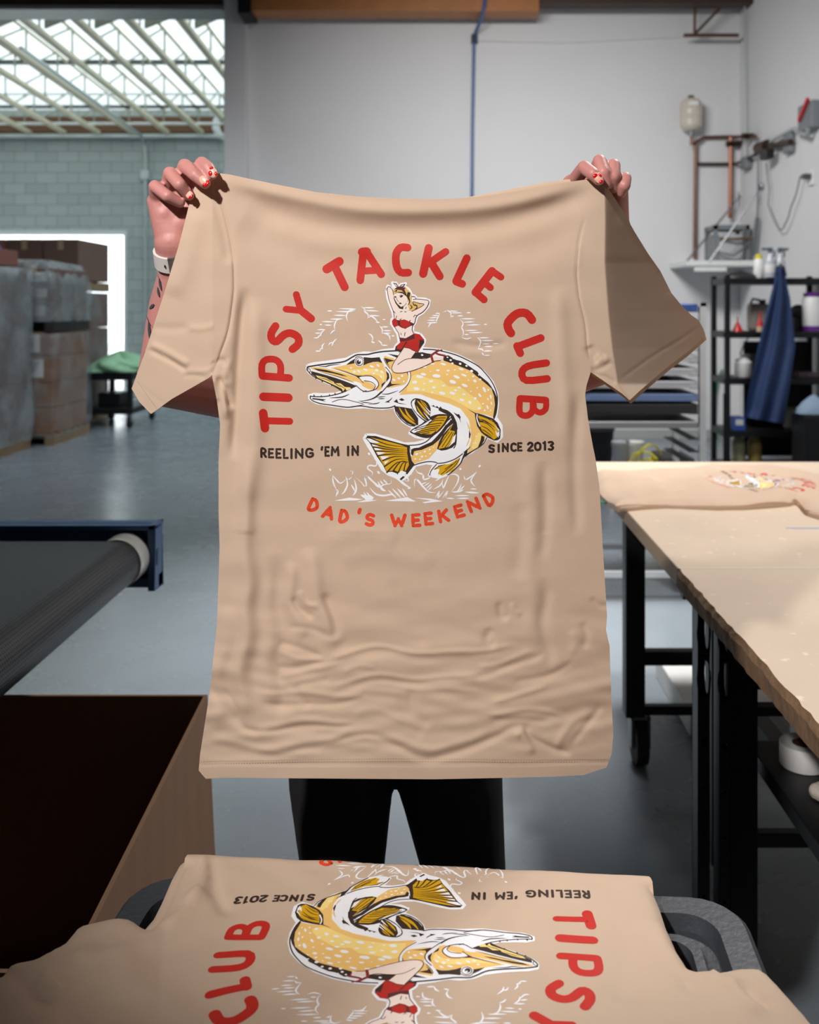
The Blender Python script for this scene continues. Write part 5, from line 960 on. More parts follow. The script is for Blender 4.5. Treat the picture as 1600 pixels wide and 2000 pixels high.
def folds(px, py, FL):
    h = np.zeros(np.shape(px))
    for pts, w_, amp in FL:
        if len(pts) > 2: pts = spline(pts, 3)
        x0, x1 = min(p[0] for p in pts) - 3 * w_, max(p[0] for p in pts) + 3 * w_; y0, y1 = min(p[1] for p in pts) - 3 * w_, max(p[1] for p in pts) + 3 * w_
        m = (px > x0) & (px < x1) & (py > y0) & (py < y1)
        if not m.any(): continue
        d, t = seg_dist(px[m], py[m], pts); h[m] += amp * np.exp(-(d / w_) ** 2) * np.sin(np.pi * np.clip(np.minimum(t, 1 - t) * 3, 0, .5)) ** 1.2
    return h
def resample(pts, n):
    p = np.asarray(pts, float); s = np.r_[0, np.cumsum(np.hypot(*np.diff(p, axis=0).T))]; t = np.linspace(0, s[-1], n)
    return np.stack([np.interp(t, s, p[:, 0]), np.interp(t, s, p[:, 1])], 1)
def coons(L, R_, T_, B_, nu, nv):
    L, R_, T_, B_ = resample(L, nv), resample(R_, nv), resample(T_, nu), resample(B_, nu); u = np.linspace(0, 1, nu)[None, :, None]; v = np.linspace(0, 1, nv)[:, None, None]
    return (1 - u) * L[:, None] + u * R_[:, None] + (1 - v) * T_[None] + v * B_[None] - ((1 - u) * (1 - v) * L[0] + u * (1 - v) * R_[0] + (1 - u) * v * L[-1] + u * v * R_[-1])
# ---------------------------------------------------------------- the held-up shirt
DA = 1.2
C5 = lambda *p: [(380 + a / 1.905, 1000 + b / 1.905) for a, b in p]
C7 = lambda *p: [(240 + a / 3.448, 320 + b / 3.448) for a, b in p]
C8 = lambda *p: [(1050 + a / 4.166, 320 + b / 4.166) for a, b in p]
FA = [(C5((195,-250),(190,150),(178,500),(192,790)), 16, .010), (C5((255,100),(235,400),(250,700)), 14, -.004), (C5((300,150),(308,400),(335,600),(330,760)), 17, -.0085), (C5((360,180),(350,330),(400,470)), 11, .005),
      (C5((430,130),(450,300),(480,420),(535,510)), 16, .008), (C5((120,350),(100,600),(90,820)), 18, .006), (C5((60,600),(110,720),(180,790)), 10, -.004), (C5((480,300),(500,400),(515,480)), 10, -.006),
      (C5((360,310),(380,360),(430,395)), 6, -.0045), (C5((385,290),(410,345),(455,350)), 5, .004), (C5((1110,330),(1130,385),(1160,395)), 6, -.004), (C5((1160,345),(1175,375),(1205,395)), 5, .003), (C5((1100,420),(1090,470),(1120,490)), 9, -.004),
      (C5((480,565),(560,535),(650,520),(740,514),(900,520),(1050,503),(1210,503)), 4.5, .0036), (C5((560,560),(740,538),(900,545),(1050,525)), 8, -.002), (C5((480,655),(700,620),(850,615),(1000,600),(1080,575)), 4, .0026), (C5((500,680),(720,640),(900,632)), 6, -.002),
      (C5((300,470),(380,500),(490,545)), 6, -.004), (C5((310,500),(400,545),(500,548)), 5, .003), (C5((320,560),(400,575),(500,560)), 6, -.004), (C5((320,600),(420,595),(560,560)), 5, .003), (C5((340,640),(420,640),(520,620)), 6, -.003),
      (C5((230,655),(400,670),(640,700)), 5, .0026), (C5((250,690),(430,720),(640,705)), 6, -.0035), (C5((380,640),(400,690),(440,730)), 8, -.004), (C5((600,660),(760,650),(900,655),(1100,650)), 5, .0018), (C5((620,690),(700,700),(800,690)), 7, -.002),
      (C5((120,660),(160,740),(190,800),(260,805)), 7, -.004), (C5((190,805),(420,795),(620,806)), 5, -.0035), (C5((260,780),(420,775),(600,790)), 6, .0025), (C5((200,890),(440,880),(600,842),(720,850)), 7, -.0035), (C5((220,865),(430,855),(600,815)), 7, .003), (C5((440,885),(580,855),(700,870)), 5, .002),
      (C5((640,860),(760,880),(860,912),(960,890),(1050,850),(1230,795)), 8, -.0045), (C5((700,840),(800,860),(880,880),(980,850),(1100,800)), 8, .0035), (C5((1230,795),(1240,840),(1300,870),(1400,910)), 6, -.005), (C5((1190,850),(1215,830),(1240,870),(1260,910)), 7, .0045),
      (C5((1090,740),(1160,750),(1300,745),(1380,770)), 5, .003), (C5((1100,765),(1200,780),(1330,790)), 6, -.003), (C5((1120,700),(1230,690),(1340,650)), 5, .003), (C5((1040,600),(1120,590),(1250,560),(1300,520)), 6, -.003), (C5((1050,560),(1150,560),(1260,525)), 5, .003), (C5((1200,640),(1320,620),(1420,560)), 6, -.0025),
      (C5((1440,420),(1450,470),(1440,520)), 7, -.003), (C5((1400,450),(1410,500),(1390,540)), 8, .002), (C5((1530,345),(1500,352),(1460,330)), 5, -.003), (C5((1245,-200),(1255,100),(1240,330),(1270,520)), 18, .003), (C5((1215,-40),(1222,120),(1195,260)), 17, -.0025), (C5((1295,250),(1288,420),(1330,590)), 12, -.004),
      (C5((1480,760),(1400,800),(1340,900)), 8, .003), (C5((1520,720),(1450,820),(1400,880)), 6, -.003), (C5((780,690),(820,800),(840,830)), 10, -.0025), (C5((520,180),(700,160),(900,190)), 20, .003), (C5((740,250),(780,380),(870,500)), 14, -.002),
      (C5((330,420),(430,440),(500,470)), 6, -.003), (C5((60,850),(240,870),(420,905)), 7, .002), (C5((600,760),(700,755),(850,790)), 9, .003), (C5((820,650),(830,740),(880,790)), 12, -.003), (C5((560,600),(620,585),(680,600)), 5, .002),
      # neckline swag and shoulder drape
      ([(443,356),(500,398),(580,430),(700,448),(820,450),(950,440),(1070,408),(1168,362)], 26, -.011), ([(430,350),(540,378),(700,408),(860,412),(1010,396),(1160,356)], 14, .006), ([(470,430),(600,500),(760,520)], 34, -.006), ([(1140,420),(1040,480),(900,500)], 34, -.005),
      ([(480,560),(468,680),(462,800),(455,900)], 11, -.010), ([(500,580),(500,760),(494,980)], 18, .006), ([(446,700),(438,760),(442,820)], 6, .006), ([(425,735),(440,760),(452,800)], 6, -.007), ([(880,668),(940,677),(992,670)], 7, -.0022), ([(900,690),(960,692)], 7, .001), ([(1090,560),(1100,700),(1110,860)], 16, .004), ([(1130,760),(1122,900),(1128,1050)], 12, -.004), ([(1062,900),(1066,1000),(1060,1100)], 12, -.004),
      ([(640,1060),(700,1040),(780,1060)], 22, .003),
      # armhole seams
      (C7((600,160),(660,260),(710,440),(745,650),(750,850),(720,1080),(690,1195),(605,1420)), 3.2, -.0028), (C7((585,170),(640,290),(690,470),(722,680)), 12, -.004), (C8((390,420),(345,600),(325,760),(320,900),(340,1080),(390,1300),(405,1480),(430,1620)), 2.6, -.002),
      # sleeve creases
      (C7((165,1245),(300,1310),(440,1395)), 4.5, -.0045), (C7((180,1215),(320,1285),(450,1360)), 7, .004), (C7((400,1430),(480,1420),(560,1440)), 5, -.0016), (C7((420,1400),(500,1400),(600,1390)), 6, .0016), (C7((600,1330),(620,1370),(600,1420)), 6, -.002), (C7((640,1310),(690,1350),(700,1480)), 6, -.005),
      (C7((200,1100),(330,1110),(440,1100)), 8, -.0018), (C7((440,1105),(540,1110),(620,1085)), 6, .0018), (C7((500,300),(440,600),(330,900)), 22, .005), (C7((90,1470),(200,1560),(320,1650)), 3, -.0006), (C7((640,1600),(600,1450)), 5, .004),
      (C8((430,1680),(510,1665),(600,1610)), 4.5, -.0022), (C8((440,1700),(560,1740),(640,1790)), 4.5, -.002), (C8((415,1480),(450,1560),(500,1610)), 9, -.004), (C8((470,1560),(540,1600),(580,1560)), 8, .003), (C8((330,640),(330,760),(320,860)), 8, .0008), (C8((640,1780),(900,1590),(1180,1420),(1330,1320)), 3, -.0012), (C8((1000,860),(1060,980),(1100,1060)), 8, -.002)]
XF = lambda py: np.interp(py, [355, 440, 512, 608, 680, 750, 785], [1180, 1181, 1180, 1187, 1195, 1206, 1231])
rngA = np.random.RandomState(3); NZ = [(rngA.uniform(.004, .03), rngA.uniform(.02, .10), rngA.uniform(0, 6.3), rngA.uniform(0, 6.3)) for _ in range(16)]
def relief(px, py):
    wq = np.clip((np.asarray(py) - 1030) / 120, 0, 1)
    qx = px + wq * (7 * np.sin(py * .019 + 1) + 4 * np.sin(py * .051 + px * .008)); qy = py + wq * (6 * np.sin(px * .017 + 2) + 3 * np.sin(px * .045))
    h = folds(qx, qy, FA) * np.where(np.asarray(py) > 1040, .62, .8)
    low = np.clip((py - 1080) / 260, 0, 1) * np.clip((1500 - py) / 40, 0, 1); n_ = np.zeros(np.shape(px))
    for i, (fx, fy, a, b_) in enumerate(NZ): n_ += np.sin(px * fx + a + 1.3 * np.sin(py * .013 + i)) * np.sin(py * fy + b_ + .9 * np.sin(px * .011 + i))
    for i, (fx, fy, a, b_) in enumerate(NZ[:10]):
        n_ = n_ + .5 * low * np.sin(px * fx * 2.2 + a * 2 + 2. * np.sin(py * .021 + i * 2)) * np.sin(py * fy * 2.3 + px * .012 * math.sin(i * 3.1) + b_ + 1.4 * np.sin(px * .017 + i))
    return h + n_ * (.00010 + .00040 * low)
def depthA(px, py):
    px, py = np.asarray(px, float), np.asarray(py, float)
    d = DA + .010 * np.abs((px - 800) / 380) ** 2.5 * np.clip((py - 500) / 400, 0, 1) - .018 * np.clip((py - 1000) / 520, 0, 1) * np.cos((px - 800) / 400 * 1.3)
    d = d + .30 * .00065 * np.clip(415 - px, 0, 999)
    t = np.clip(px - XF(py), 0, 999); d = d + np.where(px > 1120, (1.9 + .0012 * np.clip(py - 361, 0, 500)) * .00065 * (np.sqrt(t * t + 16) - 4), 0)
    hem = np.exp(-((py - (1492 - .02 * np.clip(px - 1000, 0, 999))) / 2.2) ** 2) * (px < 1196) * (px > 388) * .0011 * (py > 1400)
    return d - relief(px, py) + hem
def ptA(px, py, off=0.):
    d = depthA(px, py) - off
    return np.stack([(px - VX) * d / FPX, d, EYE - (py - VY) * d / FPX], -1)
def shell(mb, G, gap, shift=(0, 0)):
    h, w_ = G.shape[:2]; mb.grid(ptA(G[..., 0], G[..., 1])); sh = np.linspace(0, 1, h)[:, None]
    mb.grid(ptA(G[..., 0] + shift[0] * sh, G[..., 1] + shift[1] * sh, -gap - .0004), flip=True)
t = thing('t_shirt', 'tan T-shirt with red lettering and pike print held up by the person', 't-shirt', (-.04, 1.21, .93))
sideL = [(416,347),(420,366),(431,395),(446,448),(456,508),(457.5,566),(449,633),(440,667),(414,733),(424,784),(430,830),(427,900),(427,1000),(429,1070),(424,1217),(410,1350),(391,1472),(388,1505),(402,1521)]
sideR = [(1176,357),(1160,390),(1142,440),(1130,493),(1127,536),(1131,579),(1143,632),(1147,675),(1154,727),(1146,752),(1143,772),(1149,820),(1158,870),(1163,894),(1171,950),(1178,1077),(1186,1203),(1184,1231),(1191,1262),(1194,1356),(1198,1434),(1195,1472),(1185,1499)]
topE = [(416,347),(424,338),(450,341),(486,349),(559,364),(617,375),(700,384),(780,388),(860,389),(930,385),(1000,375),(1050,366),(1105,356),(1150,350),(1166,351),(1176,357)]
botE = [(402,1521),(440,1519),(560,1520),(700,1521),(850,1522),(1000,1519),(1080,1517),(1140,1514),(1185,1499)]
NU, NV = 190, 290; G = coons(sideL, sideR, topE, botE, NU, NV); u = np.linspace(0, 1, NU)[None]; v = np.linspace(0, 1, NV)[:, None]
gap = .045 * np.minimum(1, 7 * np.minimum(u, 1 - u)) ** .6 * np.minimum(1, v * 9) ** .7
mb = MB(); shell(mb, G, gap)
PIECES = art_pieces(5.); put_print(mb, PIECES, ptA)
dash = []
for x in np.arange(398, 1180, 5.2):
    y = 1490 + 3 * math.sin(x * .006) - .02 * max(0, x - 1000)
    for yy in (y, y - 5): V = np.array([(x, yy - .5), (x + 3, yy - .5), (x + 3, yy + .5), (x, yy + .5)]); mb.add(ptA(V[:, 0], V[:, 1], .0003).tolist(), [(0, 1, 2, 3)], 1 + INKS.index('st'))
mb.build('body_panel', SHIRT_MATS, t, smooth=True, recalc=False)
seamL = [(416,349),(420,366),(431,395),(446,448),(456,508),(457.5,566),(449,633),(440,667),(414,733)]
G = coons([(380,366),(367.6,407),(350,476.6),(318,581),(286,680),(262,746),(257,759)], seamL, [(380,366),(388,356),(402,350),(416,349)], [(257,759),(272,785),(295,808.7),(336,779),(375,757),(408,738),(414,733)], 70, 110)
v = np.linspace(0, 1, 110)[:, None]; u = np.linspace(0, 1, 70)[None]; mb = MB(); shell(mb, G, .035 * np.minimum(1, 6 * np.minimum(u, 1 - u)) ** .6 * np.minimum(1, v * 6) ** .7 * np.minimum(1, .25 + (1 - u) * 2))
for k in range(36):
    f = k / 36; a, b_ = (268, 745), (306, 799)
    x, y = a[0] + (b_[0] - a[0]) * f, a[1] + (b_[1] - a[1]) * f
    V = np.array([(x, y), (x + .7, y - .5), (x + 1.5, y + .7), (x + .8, y + 1.2)]); mb.add(ptA(V[:, 0], V[:, 1], .0003).tolist(), [(0, 1, 2, 3)], 1 + INKS.index('st'))
mb.build('sleeve', SHIRT_MATS, t, smooth=True, recalc=False)
seamR = [(1176,357),(1160,390),(1142,440),(1130,493),(1127,536),(1131,579),(1143,632),(1147,675),(1154,727)]
G = coons(seamR, [(1179,358),(1189,368),(1218,413.6),(1240,453),(1266,495),(1290,529),(1311.6,572),(1332,597),(1350,615),(1364.5,625),(1374,642),(1378,656)], [(1176,357),(1179,358)], [(1154,727),(1177,742.5),(1215.6,769),(1230,782),(1249,764),(1302,718.5),(1342,688),(1378,656)], 110, 130)
v = np.linspace(0, 1, 130)[:, None]; u = np.linspace(0, 1, 110)[None]
mb = MB(); shell(mb, G, .03 * np.minimum(1, 6 * np.minimum(u, 1 - u)) ** .6 * np.minimum(1, v * 6) ** .7, (2.5, 7)); mb.build('sleeve', SHIRT_MATS, t, smooth=True, recalc=False)
mb = MB(); nb = [(905,386.5),(960,377),(1010,367),(1060,357),(1110,350),(1140,346.5)]; nb = resample(nb, 40); rows = []
for dz, k in ((.034, 0), (.030, 1), (.03, 10), (.033, 22)):
    rows.append([((x - VX) * (DA + dz) / FPX, DA + dz, EYE - (y + k - VY) * (DA + dz) / FPX) for x, y in nb])
mb.grid(np.array(rows)); mb.build('neckband', m_fab, t, smooth=True)
# ---------------------------------------------------------------- shirts lying flat
def flat_shirt(name, label, poly, g, zfn, pieces, ofn, thick, group=None, clip=None, extra=None):
    """poly in table-plane metres; zfn(X, Y) -> X, Y, Z; ofn maps art units to X, Y"""
    V, F = triangulate(poly, g); X, Y, Z = zfn(V[:, 0], V[:, 1]); mb = MB(); F = [f for f in F]
    mb.add(np.stack([X, Y, Z], 1).tolist(), F)
    n0 = np.array(poly); pts = []
    for i in range(len(n0)):
        a, c = n0[i], n0[(i + 1) % len(n0)]; k = max(1, int(np.hypot(*(c - a)) / g))
        for j in range(k): pts.append(a + (c - a) * j / k)
    pts = np.array(pts); X, Y, Z = zfn(pts[:, 0], pts[:, 1]); n = len(pts); base = np.maximum(Z - thick, thick * 0 + (Z.min() - .004)); c0 = np.array([X.mean(), Y.mean()])
    top_ = np.stack([X, Y, Z], 1); low = np.stack([X + (c0[0] - X) * .01, Y + (c0[1] - Y) * .01, Z - thick], 1)
    mb.add(np.r_[top_, low].tolist(), [(k, (k + 1) % n, n + (k + 1) % n, n + k) for k in range(n)])
    def fn(u, v, off):
        x, y = ofn(u, v); X, Y, Z = zfn(x, y); return np.stack([X, Y + (-off if name == 'x' else 0), Z + off], -1)
    put_print(mb, pieces, fn, clip)
    if extra: extra(mb, fn)
    o = mb.build(name, SHIRT_MATS, smooth=True, recalc=False); return tag(o, label, 't-shirt', group)
ZB = .902; KB = .000648
def pB(px, py): d = (EYE - ZB) * FPX / (py - VY); return ((px - VX) * d / FPX, d)
def edgeB(X): return np.interp(X, [-.29, .25], [1.079, 1.036])
CB = lambda *p: [pB(a / 2, 1640 + b / 2) for a, b in p]; CB2 = lambda *p: [pB(800 + a / 2, 1640 + b / 2) for a, b in p]
FB = [(CB((640,330),(632,480),(622,600),(600,720)), .0022, -.0016), (CB((640,340),(720,280),(800,200)), .008, .005), (CB((815,70),(840,200),(900,300)), .007, -.004), (CB((790,60),(800,160),(720,260)), .007, .006), (CB((130,520),(160,570),(220,620)), .006, -.006), (CB((150,500),(200,560),(250,610)), .008, .005), (CB((300,420),(340,500),(330,600)), .016, .006),
      (CB((60,450),(100,500),(140,520)), .008, -.004), (CB((430,420),(480,520),(470,640)), .02, .005), (CB((270,720),(290,600),(350,480)), .01, -.003), (CB2((1180,490),(1110,530),(1090,600)), .006, -.004), (CB2((1300,560),(1350,610),(1420,650)), .008, -.008), (CB2((1230,540),(1300,600),(1380,690)), .01, .006), (CB2((1080,540),(1150,520),(1200,500)), .008, .006), (CB2((960,300),(1020,420),(1100,470)), .01, .003), (CB2((840,300),(860,480),(820,640)), .02, -.004), (CB2((1330,500),(1480,640),(1560,720)), .0025, -.0015)]
polyB = [pB(*p) for p in [(404,1663),(640,1674),(900,1688),(1100,1699),(1255,1705),(1272,1716),(1288,1755),(1302,1795),(1322,1842),(1345,1876),(1383,1886),(1400,1884),(1440,1876),(1478,1874),(1500,1884),(1530,1912),(1570,1955),(1640,2030),(1900,2420),(-700,2420),(-240,1950),(-90,1880),(0,1858),(14,1838),(40,1834),(72,1836),(122,1818),(142,1794),(156,1784),(200,1781),(240,1778),(262,1783),(278,1794),(292,1800),(318,1772),(334,1738),(352,1690),(366,1668),(382,1658)]]
# folded-over hem strip beyond the far edge
edgeN = 12
def zB(X, Y):
    X, Y = np.asarray(X, float), np.asarray(Y, float); e = edgeB(X) - .001; r = .011; t_ = np.clip(Y - (e - r), 0, 9); a = np.clip(t_ / r, 0, math.pi / 2)
    Yn = np.where(t_ > 0, e - r + r * np.sin(a), Y); drop = r * (1 - np.cos(a)) + np.clip(t_ / r - math.pi / 2, 0, 9) * r
    h = folds(X, Y, FB); n_ = .0007 * np.sin(X * 70 + 2 * np.sin(Y * 30)) * np.sin(Y * 60 + X * 20)
    P_ = np.stack([X.ravel(), Y.ravel()], 1); dist, _ = seg_dist(X, Y, polyB + polyB[:1]); edge = .012 * np.exp(-(dist / .006)) * (Y < e - .02)
    sl = np.clip(-.335 - X, 0, 1); sr = np.clip(X - .30, 0, 1)
    return X, Yn, ZB + h + n_ - drop - edge - .35 * sl ** 1.25 - .30 * sr ** 1.2
def ofB(u, v): return .1542 - (u - 507) * KB + (v - 880) * .00004, .994 + (v - 880) * KB
pB2 = polyB[:]
pB2 = [(x, y + (.03 if k in (1, 2, 3) else .028 if k in (0, 4) else 0)) for k, (x, y) in enumerate(pB2)]
o = flat_shirt('t_shirt', 'tan T-shirt with upside down pike print spread on the plastic cart', pB2, .0055, zB, PIECES, ofB, .022, None, lambda V: (ofB(V[:, 0], V[:, 1])[1] < edgeB(ofB(V[:, 0], V[:, 1])[0]) + .022))
# second layer peeking out at the left fold
mb = MB(); q = [pB(*p) for p in [(381,1660),(366,1671),(350,1700),(331,1745),(316,1775),(292,1803)]]; q = resample(q, 30); rows = []
for off, dz in ((.016, -.010), (-.002, -.009), (-.008, -.011), (-.010, -.017), (-.006, -.025), (.006, -.028)):
    rows.append([(x + off, y, ZB + dz) for x, y in q])
mb.grid(np.array(rows)); tag(mb.build('t_shirt', m_fab, smooth=True), 'folded edge of the tan shirt lying beneath the upside down print', 't-shirt')
ZC = .93
def pC(px, py): d = (EYE - ZC) * FPX / (py - VY); return ((px - VX) * d / FPX, d)
C2 = lambda *p: [pC(1150 + a / 3.556, 880 + b / 3.556) for a, b in p]
polyC = C2((48,118),(300,122),(520,120),(700,104),(790,92),(835,70),(860,62),(930,88),(1100,90),(1170,82),(1245,74),(1390,104),(1420,116),(1600,150),(1750,190),(1750,470),(1640,420),(1530,388),(1480,330),(1440,310),(1400,322),(1290,332),(1100,345),(900,348),(700,340),(540,335),(350,346),(190,362),(165,330),(110,290),(62,258))
rc = np.random.RandomState(5); NC = [(rc.uniform(8, 30), rc.uniform(8, 30), rc.uniform(0, 6), rc.uniform(0, 6)) for _ in range(8)]
FC = [(C2((400,340),(520,310),(700,300),(1000,310)), .02, .006), (C2((480,160),(560,200),(640,230)), .03, -.010), (C2((900,100),(950,130),(1000,140)), .03, -.012), (C2((1250,300),(1330,280),(1410,300)), .02, .012), (C2((1430,300),(1480,340)), .02, -.012), (C2((560,280),(700,250)), .03, -.006), (C2((100,200),(300,230)), .05, .010), (C2((430,130),(500,200),(620,330)), .018, -.007), (C2((200,140),(260,230),(330,330)), .025, .006), (C2((780,140),(840,190),(960,240)), .016, -.006), (C2((1180,110),(1230,160),(1380,190)), .02, .007), (C2((640,130),(760,180),(800,300)), .02, .005)]
def zC(X, Y):
    X, Y = np.asarray(X, float), np.asarray(Y, float); h = folds(X, Y, FC)
    for a, b_, c, d in NC: h = h + .0022 * np.sin(X * a + c) * np.sin(Y * b_ + d)
    dist, _ = seg_dist(X, Y, polyC + polyC[:1]); return X, Y, ZC + h - .016 * np.exp(-dist / .012)
def ofC(u, v): return 1.075 + (745 - v) * .00062, 3.20 + (790 - u) * .00062
flat_shirt('t_shirt', 'tan T-shirt laid sideways on the far bench, print glimpsed edge on', polyC, .016, zC, art_pieces(14.), ofC, .02, 'shirts stacked on the far bench')
polyD = [(x + (1.0 - x) * .02 + .004, y + .004) for x, y in polyC]
V = np.array(polyD); o = MB(); c0 = V.mean(0); n = len(V)
A = [[(p[0] + (c0[0] - p[0]) * s, p[1] + (c0[1] - p[1]) * s, z) for p in polyD + polyD[:1]] for s, z in ((.03, .902), (0, .904), (-.004, .910), (0, .915), (.04, .917))]
o.grid(np.array(A)); tag(o.build('t_shirt', m_fab, smooth=True), 'tan T-shirt underneath, lower layer of the stack on the far bench', 't-shirt', 'shirts stacked on the far bench')
q = C2((110,296))[0]; tag(MB().box(q[0] - .02, q[0] + .05, q[1] - .01, q[1] + .03, .9005, .9025).build('green_tag', mat('green_card', (40, 110, 84), .6)), 'small green card tucked under the far shirt corner', 'card')
# ---------------------------------------------------------------- the person behind the shirt
m_skin = mat('skin', (190, 130, 124), .5, var=.07, scale=40, bump=.05, bscale=260)
m_skin.node_tree.nodes['Principled BSDF'].inputs['Subsurface Weight'].default_value = .12
m_skin.node_tree.nodes['Principled BSDF'].inputs['Subsurface Radius'].default_value = (.01, .004, .003)
def c3(x, y, dd, d0=1.2): return at(240 + x / 6.667, 280 + y / 6.667, d0 + dd)
def c4(x, y, dd, d0=1.2): return at(1080 + x / 8, 280 + y / 8, d0 + dd)
def caps(mb, pts, rs, n=20):
    P_ = [Vector(p) for p in pts]; 
    for p, r in zip(P_, rs): mb.ball(p, r, r, r, n, n // 2 + 2)
    for (a, b_), (r, s) in zip(zip(P_, P_[1:]), zip(rs, rs[1:])): mb.cyl(a, b_, r, s, n)
body = MB()
HL = [[(450,760,.034),(418,560,.014),(585,690,-.003),(745,775,.006)], [(590,660,.036),(612,390,.012),(745,540,-.007),(862,680,.003)], [(740,600,.038),(808,292,.010),(950,420,-.012),(1070,520,-.013)], [(920,560,.040),(1030,262,.012),(1112,322,-.008),(1160,405,-.013)]]
RL = [[.0098,.0083,.0079,.0066], [.0103,.0088,.0083,.0069], [.0106,.0092,.0086,.0073], [.0102,.0090,.0084,.0071]]
for ch, r in zip(HL, RL): caps(body, [c3(*p) for p in ch], r)
wl = c3(665, 1290, .045)
for ch in HL: caps(body, [wl, tuple((Vector(c3(ch[0][0], ch[0][1], ch[0][2])) + Vector(wl)) * .5), c3(*ch[0])], [.024, .0185, .0135])
caps(body, [c3(560, 930, .04), c3(470, 770, .036)], [.020, .013]); caps(body, [c3(760, 1060, .04), c3(960, 830, .035), c3(1090, 640, .024), c3(1150, 500, .016)], [.018, .0135, .0105, .009])
HR_ = [[(300,640,.050),(490,378,.004),(630,480,-.013),(718,572,-.014)], [(640,560,.052),(730,282,.016),(795,460,.002),(836,640,.006)], [(820,600,.052),(952,344,.018),(958,520,.006),(944,700,.016)], [(1020,700,.050),(1132,545,.018),(1120,660,.010),(1075,770,.018)]]
for ch, r in zip(HR_, [RL[3], RL[2], RL[1], RL[0]]): caps(body, [c4(*p) for p in ch], r)
wr = c4(930, 1330, .105)
for ch in HR_: caps(body, [wr, tuple((Vector(c4(*ch[0])) + Vector(wr)) * .5), c4(*ch[0])], [.024, .0185, .0135])
caps(body, [c4(700, 1080, .055), c4(590, 820, .045), c4(640, 640, .028)], [.018, .0125, .0095])
# arms
elL = at(326, 738, 1.33); shL = (-.245, 1.53, 1.372); elR = at(1192, 690, 1.41); shR = (.08, 1.53, 1.385)
def mid(a, b_, t): return tuple(Vector(a).lerp(Vector(b_), t))
caps(body, [wl, at(354, 530, 1.27), at(345, 600, 1.30), elL], [.0255, .029, .037, .040]); caps(body, [elL, mid(elL, shL, .4), mid(elL, shL, .8), shL], [.041, .046, .050, .054])
caps(body, [wr, mid(wr, elR, .3), mid(wr, elR, .7), elR], [.0255, .029, .037, .040]); caps(body, [elR, mid(elR, shR, .4), mid(elR, shR, .8), shR], [.041, .046, .050, .054])
# trunk, neck, head, legs
cxp = -.083
trunk = [((cxp, 1.53, .95), (.158, .105, .12)), ((cxp, 1.52, 1.02), (.128, .088, .12)), ((cxp, 1.53, 1.17), (.142, .098, .15)), ((cxp, 1.54, 1.30), (.150, .092, .10))]
for c, r in trunk: body.ball(c, *r, 28, 18)
caps(body, [shL, (cxp, 1.55, 1.40), shR], [.053, .062, .053]); caps(body, [(cxp, 1.55, 1.38), (cxp, 1.535, 1.50)], [.052, .048])
hd = Vector((cxp, 1.525, 1.535)); body.ball(hd, .070, .088, .098, 30, 20); body.ball(hd + Vector((0, -.03, -.06)), .052, .056, .052, 24, 14); body.ball(hd + Vector((0, -.078, -.062)), .022, .018, .018)
caps(body, [hd + Vector((0, -.082, .012)), hd + Vector((0, -.098, -.022))], [.008, .012]); caps(body, [hd + Vector((-.018, -.083, -.048)), hd + Vector((0, -.090, -.047)), hd + Vector((.018, -.083, -.048))], [.004, .006, .004])
for s in (-1, 1):
    body.ball(hd + Vector((s * .070, .0, -.012)), .009, .018, .028); body.ball(hd + Vector((s * .032, -.070, .012)), .018, .012, .012)
LEG = [[(-.162, 1.52, .88), (-.163, 1.50, .77), (-.160, 1.49, .645), (-.155, 1.49, .49), (-.155, 1.52, .36), (-.15, 1.54, .10), (-.155, 1.52, .035)], [(-.002, 1.52, .88), (.010, 1.50, .77), (.030, 1.49, .645), (.040, 1.49, .49), (.042, 1.52, .36), (.045, 1.54, .10), (.05, 1.52, .035)]]
LR = [.088, .0795, .0635, .052, .053, .034, .034]
for L in LEG:
    caps(body, L, LR, 24); caps(body, [L[-1], (L[-1][0] * 1.02, 1.38, .03)], [.034, .028])
root = thing('person', 'person in black leggings holding up the tan T-shirt, red nails, tattooed forearm', 'person', (cxp, 1.52, 0))
def remesh(mb, name, m, vs, par, smooth=4):
    o = mb.build(name, m, par, smooth=True, recalc=False)
    r = o.modifiers.new('remesh', 'REMESH'); r.mode = 'VOXEL'; r.voxel_size = vs; r.use_smooth_shade = True
    s = o.modifiers.new('smooth', 'SMOOTH'); s.iterations = smooth; s.factor = .5; return o
remesh(body, 'body', m_skin, .0019, root, 3)
lg = MB()
for L in LEG: caps(lg, L[:-1], [r + .0035 for r in LR[:-1]], 24)
lg.ball((cxp, 1.53, .95), .163, .110, .13, 28, 18); remesh(lg, 'leggings', mat('black_leggings', (12, 12, 14), .85), .007, root, 3)
tp = MB()
for c, r in trunk[1:]: tp.ball(c, *(k + .006 for k in r), 28, 18)
caps(tp, [mid(shL, elL, .28), shL, (cxp, 1.55, 1.385), shR, mid(shR, elR, .28)], [.060, .060, .068, .060, .060]); remesh(tp, 'top', mat('charcoal_top', (40, 40, 44), .85), .007, root, 3)
hb = MB(); hb.ball(hd + Vector((0, .018, .012)), .078, .086, .100, 28, 18); hb.ball(hd + Vector((0, .085, -.03)), .045, .04, .075, 20, 12); remesh(hb, 'hair', mat('brown_hair', (84, 58, 40), .6, var=.2, scale=60), .006, root, 2)
for s in (-1, 1):
    p = hd + Vector((s * .030, -.0835, .012)); e = MB().ball(p, .0085, .006, .0055, 14, 10).build('eye', m_whitepl, root, smooth=True); MB().ball(p + Vector((0, -.0045, 0)), .0036, .002, .0036, 10, 8).build('iris', mat('dark_iris', (50, 40, 34), .3), e, smooth=True)
